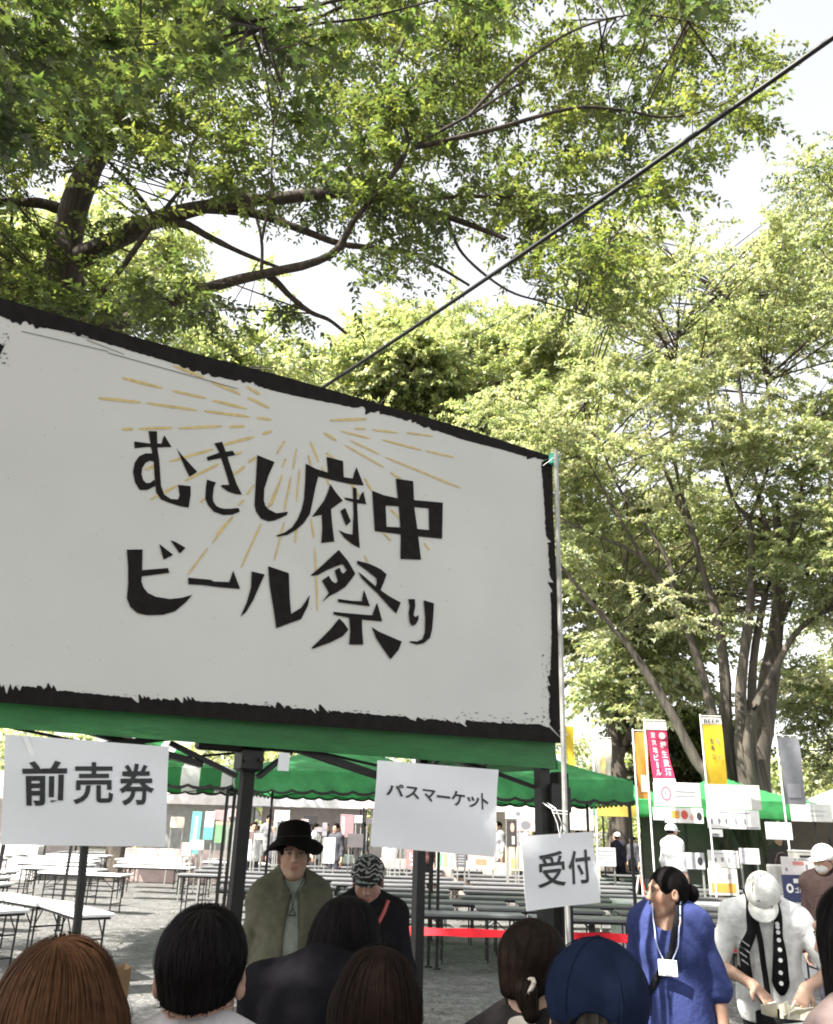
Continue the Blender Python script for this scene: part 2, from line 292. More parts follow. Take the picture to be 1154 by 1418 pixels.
GL = [(A_, [
 [(115,138),(205,150),(285,152),(290,125),(300,100),(345,172),(270,175),(200,172),(118,180)],
 [(203,75),(255,75),(258,180),(270,260),(275,340),(280,410),(300,465),(340,492),(385,495),(395,470),(385,405),(462,413),(462,470),(450,545),(400,537),(330,515),(280,495),(250,450),(245,400),(240,350),(235,260),(215,150)],
 [(240,213),(185,211),(145,230),(118,270),(108,325),(120,390),(150,437),(195,437),(245,412),(240,372),(215,392),(190,395),(170,375),(160,340),(165,300),(185,270),(210,256),(243,262)],
 [(378,185),(410,225),(503,325),(455,355),(430,305)],
 [(560,235),(630,210),(720,195),(738,222),(650,240),(568,257)],
 [(608,150),(655,140),(680,205),(710,300),(745,400),(778,465),(740,462),(690,445),(648,415),(655,405),(700,405),(685,350),(660,270),(635,200)],
 [(563,373),(618,390),(605,420),(598,480),(603,510),(620,535),(645,547),(670,552),(710,552),(757,547),(765,570),(720,588),(660,590),(605,570),(570,530),(552,490),(556,430)],
 [(872,222),(978,265),(940,350),(915,430),(912,500),(920,530),(940,555),(990,580),(1060,570),(1055,590),(1010,612),(975,625),(940,630),(895,612),(865,570),(855,530),(862,400)]]),
 (B_, [
 [(162,105),(230,140),(310,165),(300,60),(410,88),(415,195),(475,205),(485,165),(500,128),(548,250),(470,243),(380,225),(245,190),(225,270),(205,370),(190,440),(150,500),(100,545),(40,580),(0,588),(-30,592),(-30,582),(20,565),(70,530),(105,480),(135,410),(150,340),(158,220)],
 [(325,242),(365,300),(408,352),(330,408),(335,480),(352,625),(310,628),(265,635),(272,540),(268,445),(203,460),(240,410),(285,350),(310,290)],
 [(475,262),(500,270),(505,400),(512,540),(522,668),(470,640),(420,600),(380,548),(430,570),(473,578),(480,440)],
 [(418,330),(475,340),(515,345),(530,310),(545,290),(565,375),(500,368),(425,345)],
 [(392,420),(425,400),(462,490),(430,520)],
 [(603,285),(680,315),(770,335),(885,348),(1075,365),(1072,410),(880,394),(690,384),(612,340)],
 [(606,310),(692,345),(700,525),(705,555),(622,555)],
 [(980,380),(1075,368),(1070,605),(985,595)],
 [(622,522),(795,530),(985,548),(1068,560),(1068,605),(920,590),(790,575),(625,555)],
 [(762,205),(878,222),(885,400),(905,540),(930,745),(793,740),(795,600),(785,430)]]),
 (C_, [
 [(65,128),(155,127),(152,245),(300,233),(308,260),(150,280),(148,310),(160,345),(185,375),(230,397),(310,410),(380,403),(440,385),(400,430),(340,480),(270,500),(180,502),(125,490),(85,455),(65,405),(73,320),(72,220)],
 [(250,95),(330,158),(275,185)], [(315,75),(345,85),(400,118),(368,150)],
 [(415,288),(545,300),(560,310),(650,313),(660,285),(672,248),(712,352),(600,343),(500,330),(417,325)],
 [(777,252),(852,270),(820,340),(785,420),(745,485),(713,512),(750,430),(775,340)],
 [(872,222),(990,262),(995,400),(1003,495),(1060,460),(1085,425),(1110,385),(1100,445),(1060,525),(990,550),(918,577),(905,480),(880,330)]]),
 (D_, [
 [(312,112),(380,195),(432,285),(400,330),(360,380),(300,420),(240,450),(188,495),(240,425),(190,335),(238,300),(262,340),(290,355),(305,340),(282,262),(318,240),(330,275),(345,285),(370,260),(342,215),(300,228),(220,262),(160,295),(110,302),(115,290),(180,235),(250,170)],
 [(445,190),(540,215),(620,255),(660,290),(640,345),(615,405),(680,450),(762,495),(730,575),(680,525),(590,425),(520,360),(480,320),(450,270),(490,300),(580,378),(588,350),(585,318),(520,265),(445,212)],
 [(305,468),(400,482),(480,485),(485,445),(495,402),(538,522),(420,507),(308,492)],
 [(272,562),(400,575),(555,588),(570,545),(590,495),(628,632),(480,618),(482,700),(490,800),(388,800),(395,700),(388,605),(275,582)],
 [(315,610),(350,645),(382,692),(340,740),(250,785),(120,832),(115,822),(170,770),(250,690)],
 [(550,672),(600,705),(680,740),(770,778),(745,840),(688,908),(640,840),(585,755)],
 [(815,470),(865,470),(868,520),(855,585),(868,600),(892,585),(890,620),(870,655),(845,665),(828,640),(820,570),(828,520)],
 [(928,478),(1003,500),(998,600),(990,690),(975,750),(930,790),(880,800),(828,785),(830,775),(880,778),(920,760),(938,710),(940,600)]])]
m_ = MB(); j = 0
for (ox, oy, sc), polys in GL:
    for p in polys:
        fill(m_, [crop(ox, oy, sc, p)], B(.0032 + .0001 * j)); j += 1
m_.build('lettering', M['banner_ink'], ban)
# ties at the corner
m_ = MB(); q = bp(768, 636, .02)
m_.box(q - bl, (.05, .05, .075), AZ, .008); m_.build('green_tie', mat('tie_green', (.01, .3, .2), .5), ban)
m_ = MB(); m_.tube([bp(752, 645, .012) - bl, bp(768, 633, .05) - bl, bp(778, 628, .05) - bl, bp(772, 640, .0) - bl], .0022, 5)
m_.tube([bp(775, 1012, .01) - bl, bp(781, 1010, .04) - bl, bp(786, 1018, .03) - bl, bp(778, 1018, .01) - bl], .0022, 5); m_.build('tie_cord', M['white_plastic'], ban)
# silver banner pole
def pole(name, pts, r, m, label, cat='pole', group=None, sides=10):
    base = np.array(pts[0]); o = empty(name, base, 0, label, cat, group); mb = MB().tube([np.array(p) - base for p in pts], r, sides); mb.build('shaft', m, o); return o
pt = bp(770, 630, .07); pb = bp(787, 1290, .07)
dirp = (pt - pb) / (pt[2] - pb[2]); base = pb - dirp * pb[2]
po = pole('banner_pole', [base, pt + dirp * .03], .0135, M['steel'], 'thin silver pole standing at the right edge of the big banner', 'pole')
MB().box((0, 0, .02), (.3, .3, .04), .3, .008).build('base_plate', M['black_metal'], po)
# ------------------------------------------------------------------ near tent under the banner
def tent(name, loc, rz, w, d, eave, peak, val, roofm, label, group, valm=None, leg_r=.02, scallop=True, segs=12, truss=True, trim=True, sides=(0, 1, 2, 3)):
    t = empty(name, loc, rz, label, 'tent', group); hw, hd = w / 2, d / 2
    N = 24; V = []; F = []
    for jy in range(N + 1):
        for ix in range(N + 1):
            u, v = 2 * ix / N - 1, 2 * jy / N - 1; e = max(abs(u), abs(v)); q = 1 - e
            z = eave + (peak - eave) * (q ** .9 * .75 + .25 * q ** 2) - .035 * sin(pi * q) * (1 - abs(abs(u) - abs(v)))
            V.append((u * hw, v * hd, z + random.uniform(-.004, .004)))
    for jy in range(N):
        for ix in range(N):
            a = jy * (N + 1) + ix; F.append((a, a + 1, a + N + 2, a + N + 1))
    MB().add(V, F).build('roof', roofm, t, False)
    mb = MB(); tr = MB()
    for (x0, y0, x1, y1) in [((-hw, -hd, hw, -hd), (hw, -hd, hw, hd), (hw, hd, -hw, hd), (-hw, hd, -hw, -hd))[i] for i in sides]:
        n = segs * 4; nx, ny = (y1 - y0), -(x1 - x0); L = math.hypot(nx, ny); nx /= L; ny /= L
        Vv = []; Tv = []
        for i in range(n + 1):
            f = i / n; sc = (1 - abs(sin(pi * f * segs)) ** .6) * .035 if scallop else 0
            wv = .012 * sin(f * 9 + x0) ; x, y = x0 + (x1 - x0) * f, y0 + (y1 - y0) * f
            for q in (0, .33, .66, 1):
                o = wv * q + .004 + .008 * sin(q * 7 + f * 5); Vv.append((x + nx * o, y + ny * o, eave - val * q + (sc if q == 1 else 0)))
            o = wv + .006
            Tv += [(x + nx * (o + .004), y + ny * (o + .004), eave - val + .012 + sc), (x + nx * (o + .004), y + ny * (o + .004), eave - val - .03 + sc)]
        mb.add(Vv, [(4 * i + q, 4 * i + 4 + q, 4 * i + 5 + q, 4 * i + 1 + q) for i in range(n) for q in range(3)])
        tr.add(Tv, [(2 * i, 2 * i + 2, 2 * i + 3, 2 * i + 1) for i in range(n)])
    mb.build('valance', valm or roofm, t, True)
    if trim: tr.build('edge_trim', M['black_metal'], t)
    for sx in (-1, 1):
        for sy in (-1, 1):
            b_ = MB(); x, y = sx * (hw - .05), sy * (hd - .05)
            b_.box((x, y, eave / 2), (leg_r * 2, leg_r * 2, eave), 0, .004); b_.box((x, y, .01), (leg_r * 5, leg_r * 5, .02)); b_.box((x, y, eave - .12), (leg_r * 3.4, leg_r * 3.4, .13), 0, .008)
            b_.build('leg', M['black_metal'], t)
    if truss:
        b_ = MB()
        for (x0, y0, x1, y1) in ((-hw, -hd, hw, -hd), (hw, -hd, hw, hd), (hw, hd, -hw, hd), (-hw, hd, -hw, -hd)):
            k = .05 / max(hw, hd); p0 = np.array([x0 * (1 - k), y0 * (1 - k)]); p1 = np.array([x1 * (1 - k), y1 * (1 - k)])
            for h in range(2):
                a = p0 + (p1 - p0) * h / 2; c = p0 + (p1 - p0) * (h + 1) / 2
                b_.bar((*a, eave - .06), (*c, eave - .3), .028, .014); b_.bar((*a, eave - .3), (*c, eave - .075), .028, .014)
        b_.bar((0, 0, eave - .15), (0, 0, peak - .02), .04, .04)
        for sx, sy in ((1, 1), (1, -1), (-1, 1), (-1, -1)): b_.bar((sx * (hw - .06), sy * (hd - .06), eave - .05), (0, 0, peak - .08), .028, .014)
        b_.build('truss', M['black_metal'], t)
    return t
# two near tents side by side along the banner line
W1 = 3.45
corner = C0 - BN * .06; corner = np.array([corner[0], corner[1], 0])
ROT = pi / 2 - AZ
def tloc(k, w=W1, d=1.35): return corner - BD * (w / 2 + k * w) - BN * (d / 2)
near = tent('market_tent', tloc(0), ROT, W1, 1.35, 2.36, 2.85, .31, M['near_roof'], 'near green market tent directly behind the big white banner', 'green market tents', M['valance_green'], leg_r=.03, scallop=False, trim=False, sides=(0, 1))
# stout dark post behind the valance, with its bracket
pp = bp(344, 1090, -.14); pq = bp(322, 1290, -.14)
e_ = empty('tent_post', (pq[0], pq[1], 0), ROT, 'stout dark brown post under the near tent with bolted bracket on top', 'post')
mb = MB(); mb.box((0, 0, 1.03), (.052, .052, 2.06), 0, .008); mb.build('shaft', M['dark_post'], e_)
mb = MB(); mb.box((0, 0, 2.0), (.1, .1, .1), 0, .012); mb.box((.1, 0, 2.075), (.3, .07, .06), 0, .01); mb.box((-.14, 0, 2.06), (.2, .06, .06), 0, .01)
for sx in (-1, 1): mb.tube([(sx * .035, -.06, 2.0), (sx * .035, -.075, 2.0)], .011, 8)
mb.build('bracket', M['black_metal'], e_)
mb = MB(); mb.bar((.14, -.02, 2.08), (.85, .05, 1.93), .05, .03); mb.bar((-.2, 0, 2.1), (-.9, 0, 1.97), .05, .025); mb.bar((-.2, .03, 1.97), (-.9, .03, 2.12), .05, .025); mb.bar((-.05, 0, 1.93), (-.35, .02, 2.05), .035, .02); mb.bar((.05, 0, 1.93), (.2, .02, 2.05), .035, .02); mb.build('brace', M['black_metal'], e_)
mb = MB(); q = (bp(393, 1055, .02) - np.array([pq[0], pq[1], 0])); cr, sr = cos(-ROT), sin(-ROT); q = (q[0] * cr - q[1] * sr, q[0] * sr + q[1] * cr, q[2]); mb.box(q, (.05, .006, .075)); mb.build('paper_tag', M['paper'], e_)
# dark right leg bundle, visible beside the pole
pp = bp(775, 1090, -.1)
e_ = empty('corner_post', (pp[0], pp[1], 0), ROT, 'dark corner post of the near tent behind the reception sign', 'post')
mb = MB(); mb.box((0, 0, 1.02), (.07, .07, 2.04), 0, .008); mb.build('shaft', M['dark_post'], e_)
mb = MB(); mb.box((-.03, 0, 1.9), (.13, .1, .16), 0, .02); mb.box((-.06, -.02, 1.78), (.05, .07, .1), 0, .015); mb.build('slider', M['black_metal'], e_)
mb = MB(); mb.bar((-.04, .02, 1.93), (-.62, .25, 2.12), .03, .02); mb.build('brace', M['black_metal'], e_)
mb = MB(); mb.box((.04, -.03, .95), (.07, .05, .3), 0, .01); mb.build('weight_strap', M['steel'], e_)
# ------------------------------------------------------------------ hanging paper signs
def sign(name, corners, off, texts, label, m='paper', ink='ink', warp=0.006, th=.002):
    P = [bp(*c, off) for c in corners]; c0 = sum(P) / 4; o = empty(name, c0, 0, label, 'sign')
    N = 10; V = []; n = BN
    f = lambda u, v: (P[3] * (1 - u) + P[2] * u) * (1 - v) + (P[0] * (1 - u) + P[1] * u) * v - c0 + n * (warp * sin(u * 5 + v * 2) + warp * .8 * sin(v * 6 - u * 3))
    for j in range(N + 1):
        for i in range(N + 1): V.append(f(i / N, j / N))
    F = [(j * (N + 1) + i, j * (N + 1) + i + 1, (j + 1) * (N + 1) + i + 1, (j + 1) * (N + 1) + i) for j in range(N) for i in range(N)]
    mb = MB().add(V, F); K = len(V); V = V + [0] * 0; V2 = [np.array(v) - n * th for v in V]; mb.add(V2, [f_[::-1] for f_ in F])
    ring = [i for i in range(N + 1)] + [(N + 1) * j + N for j in range(1, N + 1)] + [(N + 1) * N + i for i in range(N - 1, -1, -1)] + [(N + 1) * j for j in range(N - 1, 0, -1)]
    mb.f += [(ring[k], K + ring[k], K + ring[(k + 1) % len(ring)], ring[(k + 1) % len(ring)]) for k in range(len(ring))]
    me_ = mb.build('sheet', M[m], o, True); me_.data.set_sharp_from_angle(angle=radians(35))
    tb = MB()
    # inverse of the corner map so glyphs follow the sheet's curl
    X = np.array([p for p in corners], float)
    def uv(px, py):
        u, v = .5, .5
        for _ in range(8):
            q = (X[3] * (1 - u) + X[2] * u) * (1 - v) + (X[0] * (1 - u) + X[1] * u) * v; e = np.array([px, py]) - q
            du = (X[2] - X[3]) * (1 - v) + (X[1] - X[0]) * v; dv = (X[0] - X[3]) * (1 - u) + (X[1] - X[2]) * u
            s = np.linalg.solve(np.stack([du, dv], 1), e); u += s[0]; v += s[1]
        return u, v
    for body, quad, fat in texts:
        Vt, Ft = textmesh(body, fat); q = [np.array(p, float) for p in quad]
        pts = [(q[0] * (1 - a) + q[1] * a) * (1 - b) + (q[3] * (1 - a) + q[2] * a) * b for a, b in Vt]
        tb.add([f(*uv(*p)) + n * .0035 for p in pts], Ft)
    tb.build('lettering', M[ink], o)
    return o
# quads: bottom-left, bottom-right, top-right, top-left
s1 = sign('paper_sign', [(1, 1170), (228, 1173), (235, 1034), (7, 1017)], .10, [
    ('前', ((30, 1117), (86, 1117), (88, 1054), (28, 1055)), .022), ('売', ((96, 1115), (152, 1114), (152, 1056), (97, 1056)), .016), ('券', ((162, 1117), (212, 1116), (212, 1058), (160, 1058)), .02)],
    'laminated sheet reading advance tickets in Japanese, propped on a black stick at far left')
a = bp(117, 1172, .05); b = bp(103, 1325, .05); c = b + (b - a) / (a[2] - b[2]) * b[2]
l1 = np.array(s1.location); MB().tube([a - l1 + (a - b) * .3, b - l1, c - l1], .0155, 10).build('stick', M['black_metal'], s1)
mb = MB(); mb.add([bp(30, 1019, .108) - l1, bp(38, 1018, .108) - l1, bp(56, 1062, .108) - l1, bp(50, 1066, .108) - l1], [(0, 1, 2, 3)]); mb.build('tape', M['white_plastic'], s1)
chars = 'パスマーケット'; qx = [532, 557, 581, 601, 622, 645, 666]; wx = [23, 19, 18, 19, 20, 18, 10]; by = [1102, 1106, 1110, 1105, 1116, 1118, 1122]; hh = [17, 17, 17, 3.4, 21, 15, 23]
s2 = sign('paper_sign', [(513, 1172), (684, 1187), (692, 1066), (523, 1053)], .07, [
    (ch, ((x, y), (x + w_, y + w_ * .12), (x + w_, y + w_ * .12 - h_), (x, y - h_)), .02) for ch, x, w_, y, h_ in zip(chars, qx, wx, by, hh)],
    'wide laminated sheet with a katakana line hanging under the middle of the green valance')
s3 = sign('paper_sign', [(729, 1262), (831, 1250), (822, 1152), (720, 1158)], .10, [
    ('受', ((744, 1231), (783, 1227), (780, 1178), (742, 1182)), .012), ('付', ((787, 1226), (819, 1223), (818, 1176), (785, 1180)), .016)],
    'small white sheet reading reception in Japanese tied to the pole at the tent corner')
l3 = np.array(s3.location); mb = MB()
for sx in (0, 6): mb.tube([bp(752 + sx, 1112, .02) - l3, bp(764 + sx, 1120, .09) - l3, bp(772 + sx, 1140, .1) - l3, bp(776, 1160, .105) - l3], .0025, 6)
mb.tube([bp(766, 1122, .1) - l3, bp(786, 1124, .11) - l3], .003, 6); mb.tube([bp(766, 1126, .1) - l3, bp(786, 1128, .11) - l3], .003, 6); mb.build('tie_cord', M['white_plastic'], s3)
# ------------------------------------------------------------------ overhead cable
ca = at(360, 592, 8.2); cb = at(1154, 45, 3.6); cdv = cb - ca
pts = [ca + cdv * t - np.array([0, 0, .12 * 4 * (t + .2) * (1.35 - t) / 2.4]) for t in np.linspace(-.15, 1.35, 24)]
pts = [p + np.array([0, 0, .05]) for p in pts]
mb = MB().tube(pts, .0175, 8); o = mb.build('overhead_cable', M['black_metal'], None, True); tag(o, 'thick dark cable slanting up across the trees to the upper right', 'cable')
# ------------------------------------------------------------------ tents behind
def stripe_mat():
    m = mat('striped_tarp', (.018, .16, .042), .5, .2, 5, trans=.35); n = m.node_tree.nodes; l = m.node_tree.links
    tc = n.new('ShaderNodeTexCoord'); s = n.new('ShaderNodeSeparateXYZ'); l.new(tc.outputs['Object'], s.inputs[0])
    ad = n.new('ShaderNodeMath'); ad.operation = 'ADD'; l.new(s.outputs[0], ad.inputs[0]); ad.inputs[1].default_value = 10.0
    mo = n.new('ShaderNodeMath'); mo.operation = 'PINGPONG'; mo.inputs[1].default_value = .28; l.new(ad.outputs[0], mo.inputs[0])
    gt = n.new('ShaderNodeMath'); gt.operation = 'GREATER_THAN'; gt.inputs[1].default_value = .15; l.new(mo.outputs[0], gt.inputs[0])
    mx = n.new('ShaderNodeMix'); mx.data_type = 'RGBA'; l.new(gt.outputs[0], mx.inputs[0]); mx.inputs[6].default_value = (.02, .19, .045, 1); mx.inputs[7].default_value = (.72, .74, .7, 1)
    for k in list(l):
        if k.to_node.type in ('BSDF_PRINCIPLED', 'BSDF_TRANSLUCENT') and k.to_socket.name in ('Base Color', 'Color'): l.new(mx.outputs[2], k.to_socket)
    return m
M['striped'] = stripe_mat()
def tp(px, Y): p = at(px, 1120, Y); return (p[0], Y, 0)
tent('market_tent', tp(200, 13.6), .06, 3, 3, 2.42, 3.0, .26, M['striped'], 'striped green and white tent seen beside the advance ticket sheet', 'green market tents', segs=10)
tent('market_tent', tp(475, 13.9), -.03, 2.9, 3, 2.44, 3.05, .3, M['green_tarp'], 'plain green tent seen behind the bucket hat person', 'green market tents', segs=10)
tent('market_tent', tp(722, 13.7), .0, 2.75, 3, 2.42, 3.02, .3, M['green_tarp'], 'green tent with peaked roof just right of the reception post', 'green market tents', segs=10)
# ------------------------------------------------------------------ folding tables
def table(L=1.8, D=.45, H=.7, topm='white_plastic'):
    t = empty('folding_table', (0, 0, 0)); MB().box((0, 0, H - .018), (L, D, .036), 0, .006).build('tabletop', M[topm], t)
    MB().box((0, 0, H - .052), (L - .08, D - .06, .03)).build('apron', M['black_metal'], t)
    for sx in (-1, 1):
        mb = MB(); x = sx * (L / 2 - .16)
        for sy in (-1, 1):
            mb.tube([(x, sy * (D / 2 - .05), 0), (x, sy * (D / 2 - .05), H - .06)], .013, 6)
            mb.bar((x, sy * (D / 2 - .05), H - .26), (x - sx * .25, sy * (D / 2 - .05), H - .06), .012, .012)
        mb.bar((x, -D / 2 + .05, .18), (x, D / 2 - .05, .18), .018, .018); mb.bar((x, -D / 2 + .05, H - .28), (x, D / 2 - .05, H - .28), .018, .018)
        mb.build('leg_frame', M['black_metal'], t)
    return t
tw = table(); tg = table(topm='table_grey'); fw = fg = True
def put(proto, first, x, y, rz, label, group, mirror=1):
    o = proto if first else copy_tree(proto); o.location = (x, y, 0); o.rotation_euler = (0, 0, rz); tag(o, label, 'table', group); return o
def pz(px, py): p = atz(px, py, .7); return p[0], p[1]
GW = 'white folding tables under the trees'; GD = 'dark-edged folding tables in rows behind the tape'
x, y = pz(98, 1256); put(tw, True, x, y, radians(-52), 'white folding table nearest behind the stick of the advance ticket sheet', GW)
x, y = pz(30, 1243); put(tw, False, x, y, radians(-42), 'white folding table at left edge next to the nearest white one', GW)
x, y = pz(-30, 1252); put(tw, False, x, y, radians(-42), 'white folding table cut by the left edge of the picture', GW)
LW = 'white folding table in the far rows at left'
for r_, (py, x0, x1) in enumerate(((1228, -60, 20), (1220, -60, 80), (1211, -40, 190), (1205, -60, 200), (1199, -60, 250), (1194, -40, 330), (1190, -30, 340), (1186, 0, 420), (1182, 20, 500))):
    for px in np.arange(x0, x1, 1.05 * 1.95 * 1150 / (1.05 * 1235 / (py - 1131 - .03 * (x0 - 200)))):
        q = pz(px, py + .03 * (px - 200)); put(tw, False, q[0], q[1], random.uniform(-.12, .05) - .1, LW, GW)
first = True
LD = 'folding table with dark frame in the rows behind the red tape'
for r_, (Y, x0, n) in enumerate(((11.9, 530, 3), (12.9, 460, 4), (13.9, 360, 4), (14.9, 300, 5), (16, 330, 5), (17.2, 310, 6), (18.5, 250, 7), (20, 270, 7), (21.6, 280, 8), (23.4, 300, 8), (25.4, 300, 9))):
    p0 = at(x0, 1200, Y)[0]
    for k in range(n):
        lab = 'grey folding table nearest the red tape, its end seen above the white posts' if (r_, k) == (0, 0) else LD
        put(tg, first, p0 + k * 2.0 + random.uniform(-.08, .08) + .9, Y + random.uniform(-.1, .1), random.uniform(-.04, .04), lab, GD); first = False
# ------------------------------------------------------------------ red tape barrier
pa = at(553, 1290, 7.6); pb_ = at(1143, 1306, 5.2)
for j, (px, Y) in enumerate(((549, 7.55), (560, 7.75))):
    q = at(px, 1280, Y); q2 = at(px + 5, 1345, Y); o = pole('barrier_post', [(q2[0] , Y, 0), (q[0], Y, q[2])], .013, M['white_pipe'], ('slim white post left of its pair holding the red tape', 'slim white post right of its pair holding the red tape')[j], 'post', 'white posts of the tape barrier')
    MB().tube([(0, 0, 0), (0, 0, .03)], .11, 16).build('foot', M['black_metal'], o)
q = at(1140, 1296, 5.2); o = pole('barrier_post', [(q[0] + .03, 5.2, 0), (q[0], 5.2, q[2])], .014, M['white_pipe'], 'white post of the tape barrier near the right picture edge', 'post', 'white posts of the tape barrier')
MB().tube([(0, 0, 0), (0, 0, .03)], .11, 16).build('foot', M['black_metal'], o)
mb = MB()
TP = [(545, 1289, 7.6), (620, 1291, 7.5), (700, 1293.5, 7.35), (780, 1296, 7.2), (870, 1300, 7.0), (960, 1306, 6.4), (1060, 1316, 5.7), (1140, 1308, 5.2), (1180, 1300, 5.1)]
P = spline([at(*t) for t in TP], 50); V = []
for i, p in enumerate(P):
    hh_ = .03 * (1 + .12 * sin(i * .9)); tw_ = .012 * sin(i * .5); V += [(p[0], p[1] + tw_, p[2] + hh_), (p[0], p[1] - tw_, p[2] - hh_)]
mb.add(V, [(2 * i, 2 * i + 2, 2 * i + 3, 2 * i + 1) for i in range(49)]); tag(mb.build('barrier_tape', M['red_tape'], None, True), 'red tape stretched between white posts in front of the tables', 'barrier tape')
# ------------------------------------------------------------------ trees
def unit(v): return v / (np.linalg.norm(v, axis=-1, keepdims=True) + 1e-9)
def sprays(C, root, rad, twigs, per, L, Wd, cols, flat=.3, droop=.25, lobes=0, jit=.5):
    """leafy sprays: C (S,3) centres, root (S,3) where each comes from. returns leaf faces, colours, twig lines"""
    S = len(C); out = unit(C - root + 1e-6); rad = np.broadcast_to(rad, (S,))
    az = np.arctan2(out[:, 1], out[:, 0])[:, None] + rng.uniform(-1.35, 1.35, (S, twigs)) * rng.choice([1, 1, 1, 2.2], (S, twigs))
    el = rng.normal(.05, flat, (S, twigs)); T = np.stack([np.cos(az) * np.cos(el), np.sin(az) * np.cos(el), np.sin(el)], -1)
    start = C[:, None] - out[:, None] * rad[:, None, None] * rng.uniform(.1, .6, (S, twigs, 1)) + rng.normal(0, .16, (S, twigs, 3)) * rad[:, None, None]
    ln = rad[:, None] * rng.uniform(.7, 1.5, (S, twigs))
    u = (np.arange(per) + .6) / per; u = np.clip(u[None, None] + rng.normal(0, .03, (S, twigs, per)), .05, 1.03)
    pos = start[:, :, None] + T[:, :, None] * (ln[:, :, None] * u)[..., None]; pos[..., 2] -= droop * ln[:, :, None] * u ** 2
    up = unit(np.stack([rng.normal(0, jit, (S, twigs, per)), rng.normal(0, jit, (S, twigs, per)), np.ones((S, twigs, per))], -1))
    side = unit(np.cross(up, T[:, :, None])); sg = np.where(np.arange(per) % 2 == 0, 1, -1)[None, None, :, None]
    D = unit(T[:, :, None] * .55 + side * sg * .8 + np.array([0, 0, -.25]) + rng.normal(0, .25, pos.shape)); nn = unit(np.cross(np.cross(D, up), D)); sd = np.cross(D, nn)
    n = S * twigs * per; pos = pos.reshape(n, 3); D = D.reshape(n, 3); nn = nn.reshape(n, 3); sd = sd.reshape(n, 3)
    l = L * rng.uniform(.65, 1.25, (n, 1)); wd = Wd * rng.uniform(.8, 1.2, (n, 1))
    if lobes:
        pr = [(0, 0), (-.55, .05), (-.22, .3), (-.85, .55), (-.2, .55), (0, 1.1), (.2, .55), (.85, .55), (.22, .3), (.55, .05)]
        V = np.stack([pos + D * l * b + sd * l * a * .8 - nn * l * (abs(a) * .22 + b * b * .15) for a, b in pr], 1)
    else:
        V = np.stack([pos, pos + D * l * .45 + sd * wd * .5 + nn * wd * .22, pos + D * l - nn * l * .12, pos + D * l * .45 - sd * wd * .5 + nn * wd * .22], 1)
    ci = rng.integers(0, len(cols), S); sc = np.array(cols)[ci]; col = np.repeat(sc, twigs * per, 0) * rng.uniform(.7, 1.3, (n, 1)) * np.stack([rng.uniform(.88, 1.15, n), np.ones(n), rng.uniform(.85, 1.1, n)], 1)
    tl = np.stack([start, start + T * ln[..., None] * .5 - np.array([0, 0, 1]) * droop * ln[..., None] * .25, start + T * ln[..., None] - np.array([0, 0, 1]) * droop * ln[..., None]], 2).reshape(-1, 3, 3)
    return V, col, tl, start.reshape(-1, 3)
def inpoly(x, y, poly):
    P = np.array(poly); ins = np.zeros(len(x), bool); j = len(P) - 1
    for i in range(len(P)):
        c = ((P[i, 1] > y) != (P[j, 1] > y)) & (x < (P[j, 0] - P[i, 0]) * (y - P[i, 1]) / (P[j, 1] - P[i, 1] + 1e-9) + P[i, 0]); ins ^= c; j = i
    return ins
def region(poly, n, Y0, Y1, thin=()):
    P = np.array(poly); lo, hi = P.min(0), P.max(0); out = []
    while len(out) < n:
        x, y = rng.uniform(lo[0], hi[0], 400), rng.uniform(lo[1], hi[1], 400); k = inpoly(x, y, poly)
        for (cx, cy, rx, ry, keep) in thin: k &= ~((((x - cx) / rx) ** 2 + ((y - cy) / ry) ** 2 < 1) & (rng.random(400) > keep))
        out += [at(a, b, rng.uniform(Y0, Y1)) for a, b in zip(x[k], y[k])]
    return np.array(out[:n])
def nearest(C, pts):
    d = ((C[:, None] - pts[None]) ** 2).sum(-1); d += (pts[None, :, 2] > C[:, None, 2] + .5) * 2; d *= rng.uniform(.75, 1.35, d.shape); return pts[d.argmin(1)]
